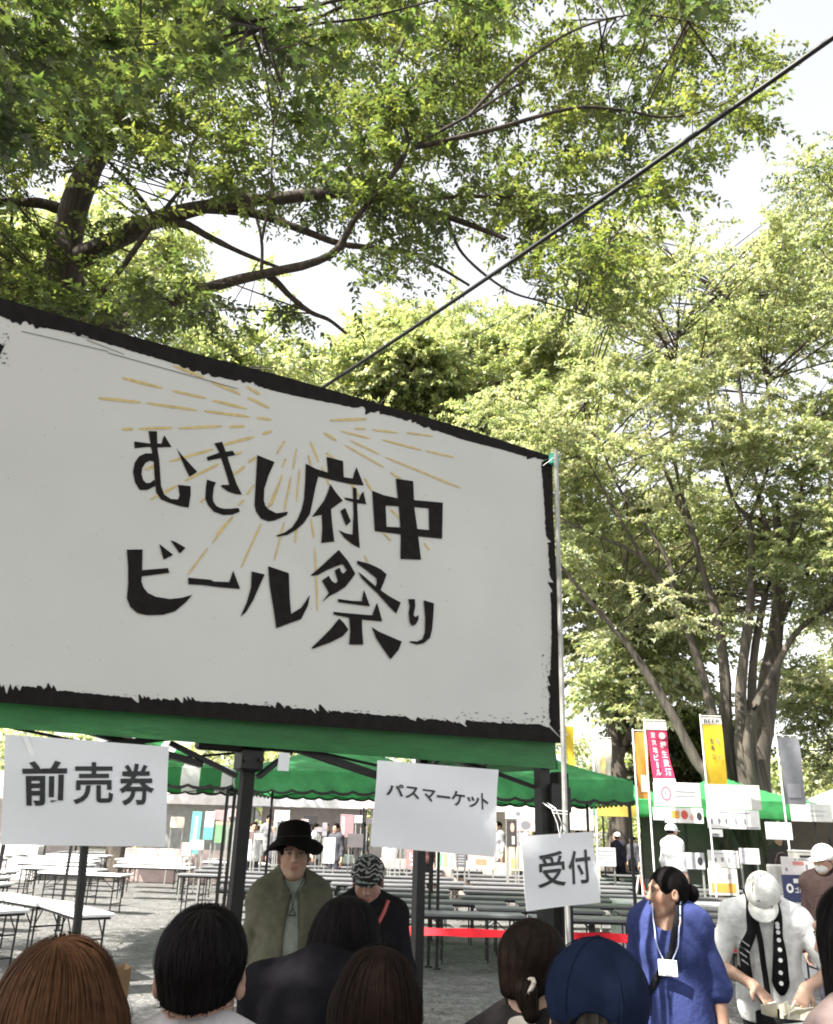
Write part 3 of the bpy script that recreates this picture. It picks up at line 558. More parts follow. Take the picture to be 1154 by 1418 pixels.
def grow(name, label, branches, C, rad, twigs, per, L, Wd, cols, bark, leafm, group=None, lobes=0, flat=.3, droop=.25, connect=True, twr=.006, sides=8, jit=.5):
    """branches: list of (points, r0, r1)"""
    base = np.array([branches[0][0][0][0], branches[0][0][0][1], 0.0]); o = empty(name, base, 0, label, 'tree', group)
    mm = 28; P = np.array([spline(b[0], mm) for b in branches]) ; R = np.array([np.linspace(b[1] ** .5, b[2] ** .5, mm) ** 2 for b in branches])
    R *= 1 + rng.normal(0, .05, R.shape); R[0, :2] *= np.array([1.45, 1.15])
    V, F = tubes(P, R, sides); Vs = [V]; Fs = [F]; off = len(V)
    allp = P[:, 4:].reshape(-1, 3); root = nearest(C, allp)
    K0 = np.linalg.norm(root - C, axis=1) < 5.2 * rad; R_, C_ = root, C
    if connect:
        root, C = root[K0], C[K0]; mid = (root + C) / 2 + rng.normal(0, .08, C.shape) * np.linalg.norm(C - root, axis=1, keepdims=True); K = np.stack([root, root * .6 + mid * .4, mid, mid * .45 + C * .55, C], 1)
        ln = np.linalg.norm(C - root, axis=1); r0 = np.clip(twr * 1.2 + ln * twr * .9, twr, twr * 5)
        V, F = tubes(K, np.stack([r0, r0 * .8, r0 * .62, r0 * .45, r0 * .25], 1), 5); Vs.append(V); Fs.append(F + off); off += len(V)
    root, C = R_, C_
    LV, col, tl, _ = sprays(C, root, rad, twigs, per, L, Wd, cols, flat, droop, lobes, jit)
    if connect:
        V, F = tubes(tl, np.tile([twr * .5, twr * .35, twr * .15], (len(tl), 1)), 3); Vs.append(V); Fs.append(F + off)
    vfmesh('trunk', np.concatenate(Vs) - base, np.concatenate(Fs), bark, o)
    qmesh('crown', LV - base, LV.shape[1], leafm, o, col)
    return o
def px(seq): return [at(*s) for s in seq]
# --- the big zelkova at left, reaching over the tent
tr0 = at(95, 330, 9.2)
LB = [([(tr0[0] - .25, 9.2, -.1), (tr0[0] - .2, 9.2, 1.2), (tr0[0] - .15, 9.2, 2.8)] + px([(78, 420, 9.2), (92, 340, 9.2), (108, 270, 9.2), (145, 195, 9.3), (205, 110, 9.6), (250, 0, 10), (270, -150, 10.3), (290, -300, 10.6)]), .34, .07),
 (px([(104, 360, 9.2), (165, 330, 8.9), (215, 305, 8.7), (290, 285, 8.4), (380, 275, 8.1), (470, 268, 7.9), (540, 278, 7.7), (620, 300, 7.5), (700, 330, 7.3)]), .15, .025),
 (px([(212, 305, 8.7), (255, 310, 8.6), (290, 328, 8.5), (335, 350, 8.4), (390, 372, 8.3)]), .07, .02),
 (px([(280, 288, 8.4), (350, 295, 8.4), (410, 315, 8.4), (470, 337, 8.4), (520, 343, 8.3), (560, 347, 8.2), (600, 365, 8.1), (650, 395, 8)]), .065, .015),
 (px([(75, 520, 9.2), (110, 480, 8.6), (160, 450, 8), (230, 420, 7.7), (300, 395, 7.5), (370, 378, 7.3), (430, 365, 7.1), (468, 345, 7), (490, 305, 6.9), (530, 260, 6.8), (570, 205, 6.8), (650, 160, 6.8), (725, 112, 6.8)]), .1, .012),
 (px([(540, 248, 6.8), (565, 200, 6.8), (550, 140, 6.8), (545, 95, 6.8), (565, 40, 6.8), (600, -40, 6.8)]), .028, .01),
 (px([(70, 480, 9.2), (105, 435, 8.2), (150, 395, 7.8), (205, 320, 7.6), (240, 275, 7.5), (258, 250, 7.5), (266, 200, 7.4), (300, 150, 7.4)]), .045, .012),
 (px([(215, 303, 8.7), (185, 262, 8.6), (155, 228, 8.5), (120, 190, 8.4), (90, 140, 8.3)]), .035, .012),
 (px([(362, 378, 7.3), (362, 330, 7.3), (345, 270, 7.3), (325, 230, 7.3), (300, 180, 7.3)]), .02, .007),
 (px([(362, 335, 7.3), (375, 265, 7.3), (378, 190, 7.3), (392, 120, 7.3)]), .018, .007),
 (px([(366, 377, 7.35), (384, 391, 7.4), (402, 410, 7.5), (430, 432, 7.6), (456, 443, 7.7), (480, 462, 7.8)]), .045, .016),
 (px([(464, 264, 7.9), (495, 215, 7.8), (540, 165, 7.7), (590, 130, 7.6), (640, 60, 7.5)]), .025, .008),
 (px([(112, 300, 9.25), (60, 282, 9.1), (20, 280, 9), (-60, 270, 8.8), (-200, 200, 8.5), (-350, 120, 8.3)]), .09, .02),
 (px([(620, 300, 7.5), (640, 350, 7.4), (700, 400, 7.3), (760, 420, 7.2), (820, 440, 7.1)]), .02, .007),
 (px([(540, 278, 7.7), (640, 272, 7.6), (740, 272, 7.5), (820, 268, 7.4), (900, 250, 7.3)]), .03, .008),
 (px([(570, 205, 6.8), (680, 180, 6.8), (790, 150, 6.9), (860, 152, 7), (925, 162, 7), (1000, 145, 7), (1050, 105, 7)]), .03, .007),
 (px([(650, 160, 6.8), (720, 90, 6.8), (800, 40, 6.9), (880, 20, 7), (960, 30, 7)]), .022, .007),
 (px([(205, 110, 9.6), (330, 60, 9), (450, 20, 8.4), (600, -60, 8)]), .06, .015),
 ([at(80, 400, 9.2), (tr0[0] - 2, 9, 6.5), (tr0[0] - 4, 8.6, 8), (tr0[0] - 6.5, 8, 9)], .12, .03),
 ([at(92, 340, 9.2), (tr0[0] + .5, 11, 7.5), (tr0[0] + 1.5, 13, 9)], .1, .03)]
crown = [(-330, -260), (880, -260), (990, -30), (1070, 70), (1080, 125), (1035, 205), (955, 235), (870, 310), (845, 400), (770, 425), (650, 385), (570, 365), (500, 420), (430, 455), (300, 455), (-100, 455), (-330, 455)]
thin = [(330, 330, 160, 65, .15), (600, 350, 130, 55, .25), (400, 400, 160, 55, .2), (650, 330, 60, 30, .1), (960, 140, 150, 120, .55), (105, 300, 75, 125, .04), (300, 300, 230, 90, .45)]
C1 = region(crown, 760, 6.4, 10.2, thin)
K_ = np.stack([rng.uniform(-11, -4.4, 26), rng.uniform(4.5, 13, 26), rng.uniform(6, 10, 26)], 1); C2 = K_[rng.integers(0, 26, 250)] + rng.normal(0, .45, (250, 3))  # C2: out-of-view crown clumps, added and spaced to dapple the ground
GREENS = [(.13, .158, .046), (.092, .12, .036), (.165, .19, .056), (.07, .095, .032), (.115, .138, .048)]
grow('zelkova_tree', 'big leafy tree at left spreading dark limbs over the banner', LB, np.concatenate([C1, C2]), .5, 9, 30, .08, .037, GREENS, M['bark'], M['leaf'], None, sides=12, twr=.0042)
# --- the maple whose lobed leaves hang into the top of the picture
MT = np.array([-4.6, .6, 0])
MBr = [([MT + (0, 0, -.1), MT + (.1, .1, 2), MT + (.3, .3, 4), MT + (.6, .6, 6), MT + (1, .8, 8)], .3, .1),
 ([MT + (.3, .3, 4), MT + (1.2, 1.4, 5.4)] + px([(-100, -160, 3.6), (80, -90, 3.9), (240, -40, 4.1), (360, 40, 4.2)]), .1, .01),
 ([MT + (.6, .6, 6), (-2.4, 1, 7.2), (-.6, .4, 7.9), (.8, -.2, 8.2)], .1, .02),
 ([MT + (.5, .5, 5.5), (-5.4, -1, 7), (-5.8, -2.6, 8)], .09, .02), ([MT + (.6, .6, 6), (-3, 2, 7.6), (-1, 3, 8.8), (.8, 3.4, 9.2)], .08, .012)]
C1 = np.concatenate([region([(-150, -170), (330, -190), (470, 10), (430, 90), (250, 150), (80, 190), (-150, 190)], 46, 3.5, 4.5), px([(650, -12, 3.9), (690, -22, 4), (860, -25, 3.9), (905, -16, 4), (1010, -22, 4.1), (380, 185, 4.2), (420, 160, 4.2), (560, -15, 4)])])
MAPLE = [(.075, .105, .032), (.095, .13, .038), (.055, .08, .026), (.115, .145, .045)]
grow('maple_tree', 'tree with lobed leaves hanging into the top left corner, its trunk out of the picture', MBr, C1, .34, 7, 11, .075, .05, MAPLE, M['bark_dark'], M['leaf'], None, lobes=1, droop=.45, jit=.7)
C2 = np.stack([rng.uniform(-7.2, .3, 330), rng.uniform(-4, 3.3, 330), rng.uniform(6.6, 9.4, 330)], 1)
C2 = C2[(C2[:, 2] - CAMH) > C2[:, 1] * 2.2]
grow('added_shade_tree', 'broad tree added out of view, its crown shading the queue from above', [([(-6.2, -2, -.1), (-6, -2, 3), (-5, -1.6, 6), (-3.6, -1, 7.6)], .3, .1), ([(-5, -1.6, 6), (-2.5, .6, 7.6), (-.6, 1, 8)], .1, .03), ([(-5, -1.6, 6), (-5.5, .6, 7.2), (-6, 2, 7.8)], .1, .03), ([(-5, -1.6, 6), (-2, -2.6, 7.6)], .1, .03)], C2, .6, 8, 14, .11, .06, MAPLE, M['bark_dark'], M['leaf'])  # out-of-view tree, added to keep the sun off the queue
K_ = np.stack([rng.uniform(-4, 9, 30), rng.uniform(-13, -4, 30), rng.uniform(4.5, 10, 30)], 1); C2 = K_[rng.integers(0, 30, 260)] + rng.normal(0, .6, (260, 3))
grow('added_shade_tree', 'broad unseen tree added behind the queue to shade the banner from the sky', [([(3, -9, -.1), (3, -9, 3), (2.8, -8.8, 6), (2.4, -8.6, 9)], .35, .08), ([(3, -9, 3), (0, -8, 6), (-2, -7, 8)], .12, .03), ([(3, -9, 3), (6, -8, 6), (8, -7, 8)], .12, .03)], C2, .8, 8, 14, .16, .09, MAPLE, M['bark_dark'], M['leaf'])  # unseen tree, added to cut sky light on banner and queue
# --- the many-stemmed tree at right
b0 = at(1030, 1070, 21); bx, by = b0[0], 21.0
def fr(seq, Y=21.0): return px([(a, b, Y if len(r) == 0 else r[0]) for a, b, *r in seq])
RB = [([(bx + .25, by, -.1), (bx + .2, by, 1.5), (bx + .2, by, 3)] + fr([(1055, 1000), (1064, 950), (1074, 880), (1080, 800), (1075, 700)], 21.3), .6, .12),
 ([(bx - .1, by - .2, 1)] + fr([(1012, 1070), (1005, 995), (1005, 944), (996, 869), (987, 833), (970, 779), (959, 736), (944, 704), (930, 672), (900, 600)], 20.6), .3, .05),
 ([(bx - .2, by - .1, 1)] + fr([(1000, 1060), (988, 991), (973, 934), (955, 880), (937, 848), (912, 801), (884, 761), (840, 686), (800, 610)], 20.3), .24, .04),
 (fr([(937, 848), (932, 815), (927, 779), (894, 726), (862, 683), (844, 647), (810, 560)], 20.3), .12, .03),
 (fr([(894, 776), (866, 758), (822, 740), (790, 724), (730, 690)], 20.3), .09, .025),
 ([(bx - .5, by, .8)] + fr([(985, 1085), (965, 1055), (934, 995), (909, 952), (873, 898), (840, 858), (815, 830), (780, 787), (740, 740)], 19.8), .26, .04),
 ([(bx, by - .5, 1)] + fr([(1030, 1060), (1027, 995), (1027, 941), (1038, 851), (1041, 801), (1038, 722), (1016, 693), (990, 600), (970, 500)], 20.2), .3, .04),
 ([(bx + .2, by - .6, 1)] + fr([(1042, 1060), (1041, 995), (1045, 905), (1063, 815), (1088, 761), (1110, 680), (1120, 580)], 20.4), .26, .04),
 ([(bx + .2, by - .6, 1)] + fr([(1038, 1060), (1041, 991), (1063, 948), (1095, 887), (1124, 858), (1160, 838), (1230, 800)], 19.9), .2, .05),
 (fr([(1038, 722), (1060, 660), (1070, 600), (1060, 520)], 20.2), .08, .03), (fr([(959, 736), (935, 640), (930, 560), (940, 460)], 20.6), .1, .03),
 (fr([(1074, 880), (1120, 780), (1180, 700), (1240, 600)], 22), .14, .04), (fr([(1080, 800), (1040, 640), (1020, 500), (1000, 400)], 22.5), .14, .04)]
RB = [RB[0][:1] + (.55, .1)] + [(p, a * .66, b * .75) for p, a, b in RB[1:]]
crR = [(690, 600), (740, 520), (800, 460), (830, 375), (880, 305), (960, 305), (1000, 330), (1090, 305), (1180, 260), (1400, 300), (1500, 600), (1420, 850), (1250, 880), (1130, 900), (1060, 800), (980, 860), (900, 900), (800, 880), (770, 760)]
cl = region(crR, 75, 17.5, 25.5)
C = np.concatenate([cl[rng.integers(0, 75, 620)] + rng.normal(0, .7, (620, 3)) * np.array([1, 1, .7]), region(crR, 150, 17.5, 25)])
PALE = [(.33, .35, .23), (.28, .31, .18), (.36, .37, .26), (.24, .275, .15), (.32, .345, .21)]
k_ = np.array([(v - CAM) @ CX / ((v - CAM) @ _F) * FPX + 577 for v in C]); k2 = np.array([709 - (v - CAM) @ CY / ((v - CAM) @ _F) * FPX for v in C])
C = C[~((C[:, 1] < 21.3) & (k_ > 800) & (k_ < 1110) & (k2 > 640) & (rng.random(len(C)) < .8))]
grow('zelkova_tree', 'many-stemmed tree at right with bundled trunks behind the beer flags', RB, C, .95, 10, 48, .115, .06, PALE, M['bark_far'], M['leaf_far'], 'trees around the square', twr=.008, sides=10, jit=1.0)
def simple(name, label, px0, Y, r, poly, n, Y0, Y1, cols, L=.2, rad=1.05, topy=None, twigs=9, per=30, lean=0, clumps=24):
    b = at(px0, 1100, Y); T = at(px0 + lean, topy or poly[0][1], Y); bb = np.array([b[0], Y, -.1]); mid = bb * .5 + T * .5
    cl = region(poly, clumps, Y0, Y1); n = int(n * 2.2); n2 = int(n * .7)
    C = np.concatenate([cl[rng.integers(0, clumps, n2)] + rng.normal(0, rad * .8, (n2, 3)) * np.array([1, 1, .7]), region(poly, n - n2, Y0, Y1)])
    br = [([bb, bb * .75 + T * .25 + (.1, 0, 0), mid + (-.1, 0, 0), T], r, r * .2)]
    for q in cl[:10]: s = bb + (T - bb) * np.clip((q[2] - 2.5) / (T[2] + 1), .25, .8); br.append(([s, s * .6 + q * .4 + (0, 0, .4), q], r * .35, r * .06))
    return grow(name, label, br, C, rad, twigs, per, L, L * .55, cols, M['bark_far'], M['leaf_far'], 'trees around the square', twr=.009, sides=8, jit=1.0)
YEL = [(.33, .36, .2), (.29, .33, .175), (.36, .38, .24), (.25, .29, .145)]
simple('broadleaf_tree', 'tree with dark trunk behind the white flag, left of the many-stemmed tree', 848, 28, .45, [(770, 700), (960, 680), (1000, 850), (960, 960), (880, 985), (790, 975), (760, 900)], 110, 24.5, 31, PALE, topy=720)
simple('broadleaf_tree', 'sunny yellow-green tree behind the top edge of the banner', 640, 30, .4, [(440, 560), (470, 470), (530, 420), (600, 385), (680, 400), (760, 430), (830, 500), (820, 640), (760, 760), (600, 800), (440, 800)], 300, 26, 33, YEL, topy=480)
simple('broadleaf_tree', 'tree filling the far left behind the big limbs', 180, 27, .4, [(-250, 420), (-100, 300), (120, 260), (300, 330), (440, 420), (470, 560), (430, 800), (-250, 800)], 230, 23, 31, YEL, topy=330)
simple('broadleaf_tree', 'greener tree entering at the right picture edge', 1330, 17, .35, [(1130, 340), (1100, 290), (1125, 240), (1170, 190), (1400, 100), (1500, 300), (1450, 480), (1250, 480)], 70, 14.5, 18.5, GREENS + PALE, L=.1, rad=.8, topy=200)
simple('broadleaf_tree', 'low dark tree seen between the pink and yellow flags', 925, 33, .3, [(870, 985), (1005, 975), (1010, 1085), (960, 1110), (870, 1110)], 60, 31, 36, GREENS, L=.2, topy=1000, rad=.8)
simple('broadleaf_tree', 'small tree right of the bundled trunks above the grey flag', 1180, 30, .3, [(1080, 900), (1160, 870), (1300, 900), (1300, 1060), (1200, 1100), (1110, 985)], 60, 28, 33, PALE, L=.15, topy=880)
# far wood: one mass
n = 420; C = np.stack([rng.uniform(-45, 40, n), rng.uniform(48, 62, n), rng.uniform(.5, 7, n) ** 1.0], 1)
LV, col, _, _ = sprays(C, C + np.array([0, 3, -2]), 2.2, 8, 22, .42, .22, YEL + PALE); tag(qmesh('far_wood', LV, 4, M['leaf_far'], None, col), kind='stuff')
# ------------------------------------------------------------------ flags, boards and booths across the square
_pm = {}
def paint(rgb, tr=0.0):
    k = (tuple(rgb), tr)
    if k not in _pm: _pm[k] = mat('printed_colour', rgb, .55, .1, 6, trans=tr)
    return _pm[k]
WHITE = (.7, .69, .67); DARK = (.03, .03, .035); PINK = (.62, .05, .14); YEL_ = (.62, .42, .03); ORG = (.62, .3, .06); GRY = (.2, .2, .22); TEAL = (.12, .42, .36); NAVY = (.03, .035, .09); LG = (.4, .4, .41)
def frame_of(px0, py0, px1, py1, Y):
    a = at((px0 + px1) / 2, py1, Y); b = at((px0 + px1) / 2, py0, Y); l = at(px0, (py0 + py1) / 2, Y); r = at(px1, (py0 + py1) / 2, Y)
    return (a + b) / 2, r[0] - l[0], b[2] - a[2]
def marks_mesh(o, marks, w, h, y, wave=None):
    """marks: ('r'|'o'|'t', u0,v0,u1,v1, colour, text)"""
    by = {}
    for i, m_ in enumerate(marks): by.setdefault(m_[5], []).append((i, m_))
    for colr, ms in by.items():
        mb = MB()
        for i, m_ in ms:
            k, u0, v0, u1, v1 = m_[:5]; x0, x1, z0, z1 = (u0 - .5) * w, (u1 - .5) * w, (v0 - .5) * h, (v1 - .5) * h; yy = y - .0006 * i
            f = (lambda x, z: (x, yy + (wave(x / w + .5, z / h + .5) if wave else 0), z))
            if k == 'r': mb.add([f(x0, z0), f(x1, z0), f(x1, z1), f(x0, z1)], [(0, 1, 2, 3)])
            elif k == 'o':
                n = 20; mb.add([f((x0 + x1) / 2 + (x1 - x0) / 2 * cos(t * 2 * pi / n), (z0 + z1) / 2 + (z1 - z0) / 2 * sin(t * 2 * pi / n)) for t in range(n)], [tuple(range(n))])
            else:
                V, F = textmesh(m_[6], .02); mb.add([f(x0 + (x1 - x0) * a, z0 + (z1 - z0) * b) for a, b in V], F)
        mb.build('print', paint(colr), o)
def board(px0, py0, px1, py1, Y, colr, label, marks=(), cat='board', name='notice_board', legs=False, group=None, tilt=0.0, th=.025):
    c, w, h = frame_of(px0, py0, px1, py1, Y); o = empty(name, c, tilt, label, cat, group)
    MB().box((0, 0, 0), (w, th, h), 0, .004).build('panel', paint(colr), o)
    if marks: marks_mesh(o, marks, w, h, -th / 2 - .003)
    if legs:
        for sx in (-1, 1): MB().box((sx * (w / 2 - .03), th + .015, (-c[2]) / 2), (.03, .03, c[2]), 0, .003).build('leg', M['steel'], o)
    return o
def flag(px0, py0, px1, py1, Y, colr, label, marks=(), skew=0.0, polecol='white_pipe', top=None):
    c, w, h = frame_of(px0, py0, px1, py1, Y); o = empty('banner_flag', (c[0] - w / 2 - .02, c[1], 0), 0, label, 'flag', 'tall banner flags around the booths')
    MB().tube([(0, 0, 0), (0, 0, c[2] + h / 2 + .06)], .016, 8).build('pole', M[polecol], o); MB().tube([(0, 0, c[2] + h / 2 + .03), (w + .02, 0, c[2] + h / 2 + .03)], .009, 6).build('crossbar', M[polecol], o)
    MB().box((0, 0, .05), (.36, .36, .1), 0, .03).build('base', M['black_metal'], o)
    wv = lambda u, v: (.05 * sin(v * 5 + px0) + .03 * sin(u * 4 + v * 8)) * (1 - v * .7) * (.4 + u)
    N = 10; n = 16; V = []; cz = c[2]
    sh = lambda v: skew * w * (1 - v)
    for j in range(n + 1):
        for i in range(N + 1): u, v = i / N, j / n; V.append(((u - .5) * w + sh(v), wv(u, v), (v - .5) * h))
    cl = empty('cloth_tmp', (0, 0, 0)); me = MB().add(V, [(j * (N + 1) + i, j * (N + 1) + i + 1, (j + 1) * (N + 1) + i + 1, (j + 1) * (N + 1) + i) for j in range(n) for i in range(N)])
    b = me.build('cloth', paint(colr, .35), o, True); b.location = (w / 2 + .02, 0, cz); bpy.data.objects.remove(cl)
    if marks:
        by = {}
        for i, m_ in enumerate(marks): by.setdefault(m_[5], []).append((i, m_))
        for colr2, ms in by.items():
            mb = MB()
            for i, m_ in ms:
                k, u0, v0, u1, v1 = m_[:5]; f = lambda u, v: ((u - .5) * w + sh(v), wv(u, v) - .008 - .003 * i, (v - .5) * h)
                if k == 'r':
                    S_ = 8; mb.add([f(u0 + (u1 - u0) * a / S_, v0 + (v1 - v0) * q / S_) for q in range(S_ + 1) for a in range(S_ + 1)], [(q * (S_ + 1) + a, q * (S_ + 1) + a + 1, (q + 1) * (S_ + 1) + a + 1, (q + 1) * (S_ + 1) + a) for q in range(S_) for a in range(S_)])
                elif k == 'o': mb.add([f((u0 + u1) / 2 + (u1 - u0) / 2 * cos(t * pi / 9), (v0 + v1) / 2 + (v1 - v0) / 2 * sin(t * pi / 9)) for t in range(18)], [tuple(range(18))])
                else:
                    Vt, Ft = textmesh(m_[6], .02); mb.add([f(u0 + (u1 - u0) * a, v0 + (v1 - v0) * q) for a, q in Vt], Ft)
            p = mb.build('print', paint(colr2, .2), b)
    return o
def column(txt, u0, u1, v1, v0, colr):
    n = len(txt); s = (v1 - v0) / n; return [('t', u0, v1 - (i + .9) * s, u1, v1 - (i + .08) * s, colr, ch) if ch != 'ー' else ('r', (u0 + u1) / 2 - .04, v1 - (i + .9) * s, (u0 + u1) / 2 + .04, v1 - (i + .1) * s, colr) for i, ch in enumerate(txt)]
flag(976, 994, 1003, 1086, 16.6, YEL_, 'yellow flag reading BEER in front of the bundled tree trunks', [('r', 0, .9, 1, 1, WHITE), ('t', .1, .91, .94, .975, DARK, 'BEER'), ('t', .3, .6, .48, .68, DARK, '生'), ('t', .3, .5, .48, .57, DARK, '麦'), ('t', .32, .36, .5, .44, DARK, '酒'), ('t', .62, .6, .76, .68, GRY, '泡'), ('t', .62, .36, .76, .43, GRY, '冷')], polecol='white_pipe')
flag(897, 1000, 925, 1086, 16.4, PINK, 'pink flag with two columns of white Japanese writing', [('r', 0, .87, 1, 1, WHITE), ('r', 0, 0, 1, .09, WHITE), ('o', .58, .72, .9, .83, WHITE)] + column('樽生麦酒', .6, .9, .7, .12, WHITE) + column('東京地ビール', .16, .4, .84, .12, WHITE), skew=.2)
flag(881, 1014, 898, 1106, 16.8, ORG, 'orange yellow flag half hidden behind the pink flag', [('r', .3, .1, .9, .35, WHITE)], skew=.05)
flag(824, 1024, 848, 1088, 16.2, (.55, .53, .47), 'whitish flag with a faint yellow drawing left of the orange one', [('o', .35, .3, .7, .62, (.6, .5, .2)), ('r', .4, .12, .66, .34, (.62, .52, .25))], skew=-.1)
flag(784, 1006, 795, 1066, 15.8, YEL_, 'narrow yellow flag peeking out beside the banner corner', (), skew=.05)
flag(1082, 1021, 1111, 1114, 17.2, (.22, .215, .24), 'faded grey flag hanging at far right beyond the booth roof', [('t', .4, .84, .62, .9, LG, '酒'), ('r', .2, .1, .8, .3, (.3, .3, .33))], skew=.03)
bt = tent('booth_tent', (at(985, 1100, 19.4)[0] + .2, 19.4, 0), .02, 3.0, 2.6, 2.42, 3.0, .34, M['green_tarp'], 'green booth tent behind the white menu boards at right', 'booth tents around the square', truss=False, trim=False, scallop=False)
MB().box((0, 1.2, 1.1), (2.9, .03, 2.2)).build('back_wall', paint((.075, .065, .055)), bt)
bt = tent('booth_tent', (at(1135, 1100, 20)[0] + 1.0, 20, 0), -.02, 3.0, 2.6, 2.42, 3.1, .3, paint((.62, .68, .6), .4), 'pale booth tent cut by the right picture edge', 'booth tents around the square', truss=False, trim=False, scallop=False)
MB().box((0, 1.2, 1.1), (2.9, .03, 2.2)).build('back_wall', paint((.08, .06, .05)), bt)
bt = tent('booth_tent', (at(893, 1100, 20.5)[0] - .6, 20.6, 0), .02, 2.4, 2.4, 2.42, 2.95, .3, M['green_tarp'], 'small green booth tent between the orange flag and the sign boards', 'booth tents around the square', truss=False, trim=False, scallop=False)
GB = 'menu boards on the booths'
board(906, 1084, 970, 1117, 17.4, WHITE, 'white booth board with a pink round logo and two lines', [('o', .14, .2, .38, .85, (.6, .2, .25)), ('o', .19, .32, .33, .73, WHITE), ('t', .22, .38, .3, .66, (.6, .2, .25), '6'), ('r', .45, .6, .9, .65, GRY), ('r', .45, .42, .86, .46, GRY), ('r', .45, .28, .7, .31, LG)], group=GB)
board(921, 1119, 974, 1140, 17.3, WHITE, 'low white booth board with small food pictures', [('r', .18, .3, .38, .8, ORG), ('o', .42, .25, .6, .85, (.5, .08, .06)), ('o', .64, .2, .76, .6, (.55, .35, .3)), ('o', .82, .2, .96, .75, DARK)], group=GB)
board(905, 1118, 919, 1136, 17.35, (.55, .62, .62), 'small pale square sheet left of the food picture board', [('r', .2, .4, .8, .6, LG)], group=GB)
board(978, 1087, 1053, 1121, 17.2, (.5, .49, .46), 'large beige booth board with a white disc', [('o', .04, .1, .32, .95, (.72, .71, .7)), ('o', .09, .25, .27, .82, (.6, .59, .56))], group=GB)
board(980, 1122, 1052, 1148, 17.1, WHITE, 'white booth board with a row of small bottle pictures', [('r', .22, .82, .82, .88, GRY)] + [('r', x, .24, x + .035, .56, GRY) for x in (.06, .2, .34, .52, .69)] + [('r', .72, .06, .97, .11, GRY)], group=GB)
board(984, 1149, 1001, 1159, 17.5, LG, 'tiny grey sheet hanging under the bottle board', [('r', .2, .3, .8, .45, GRY)], group=GB)
board(1061, 1139, 1097, 1163, 17.6, (.55, .55, .57), 'plain pale sheet hanging right of the booth leg', (), group=GB)
board(1096, 1113, 1152, 1138, 17.6, (.62, .62, .58), 'long pale booth banner at the right edge with faint lines', [('r', .25, .55, .85, .62, LG), ('r', .3, .3, .8, .36, LG)], group=GB)
board(981, 1178, 1023, 1202, 16.9, WHITE, 'white standing menu board with four dark marks', [('r', .2, .35, .27, .55, GRY), ('r', .42, .35, .5, .6, GRY), ('r', .64, .3, .7, .6, GRY), ('r', .1, .8, .9, .86, LG)], group=GB)
board(982, 1203, 1022, 1240, 16.8, (.66, .62, .54), 'standing board with an orange lower half below the white menu', [('r', .08, .1, .92, .45, ORG), ('r', .2, .6, .45, .85, LG), ('r', .6, .62, .85, .8, LG)], group=GB, legs=True)
board(1025, 1175, 1052, 1197, 17.0, (.55, .53, .55), 'grey menu sheet beside the standing menu board', [('r', .1, .75, .9, .82, LG), ('r', .1, .5, .9, .56, LG)], group=GB, legs=True)
board(947, 1181, 976, 1204, 16.9, (.42, .42, .44), 'grey counter board with a small dark picture', [('r', .1, .2, .45, .8, LG), ('o', .65, .25, .9, .75, DARK)], group=GB, legs=True)
board(827, 1115, 881, 1131, 15.4, (.62, .5, .1), 'plain yellow cloth sign hung under the green tent corner', (), group=GB)
board(1083, 1187, 1132, 1212, 12.2, (.62, .57, .55), 'pale menu poster with red marks above the navy cloth', [('r', .3, .55, .62, .75, (.5, .2, .18)), ('r', .35, .82, .85, .9, GRY), ('r', .08, .2, .14, .4, GRY), ('r', .66, .3, .72, .6, GRY)], group=GB)
board(1085, 1212, 1134, 1250, 12.1, NAVY, 'navy cloth sign with white katakana and a round mark', [('o', .08, .33, .28, .68, WHITE), ('o', .13, .42, .23, .6, NAVY), ('t', .32, .34, .9, .56, WHITE, 'ゴルクリー'), ('r', .3, .7, .55, .86, WHITE)], group=GB)
# A-frame stand
c, w_, h_ = frame_of(885, 1178, 908, 1228, 17.8); o = empty('sandwich_board', (c[0], 17.8, 0), .5, 'white and red A-shaped stand beside the head of the blue tunic woman', 'sandwich board')
for s_ in (-1, 1):
    mb = MB(); zz = .95; mb.bar((-.22, s_ * .28, 0), (-.2, s_ * .02, zz), .05, .03); mb.bar((.22, s_ * .28, 0), (.2, s_ * .02, zz), .05, .03); mb.bar((-.2, s_ * .2, .26), (.2, s_ * .2, .26), .04, .03); mb.build('frame', paint(WHITE if s_ > 0 else (.6, .12, .06)), o)
    mb = MB(); mb.add([(-.19, s_ * .245, .06), (.19, s_ * .245, .06), (.18, s_ * .03, .9), (-.18, s_ * .03, .9)], [(0, 1, 2, 3)]); mb.build('panel', paint(DARK), o)
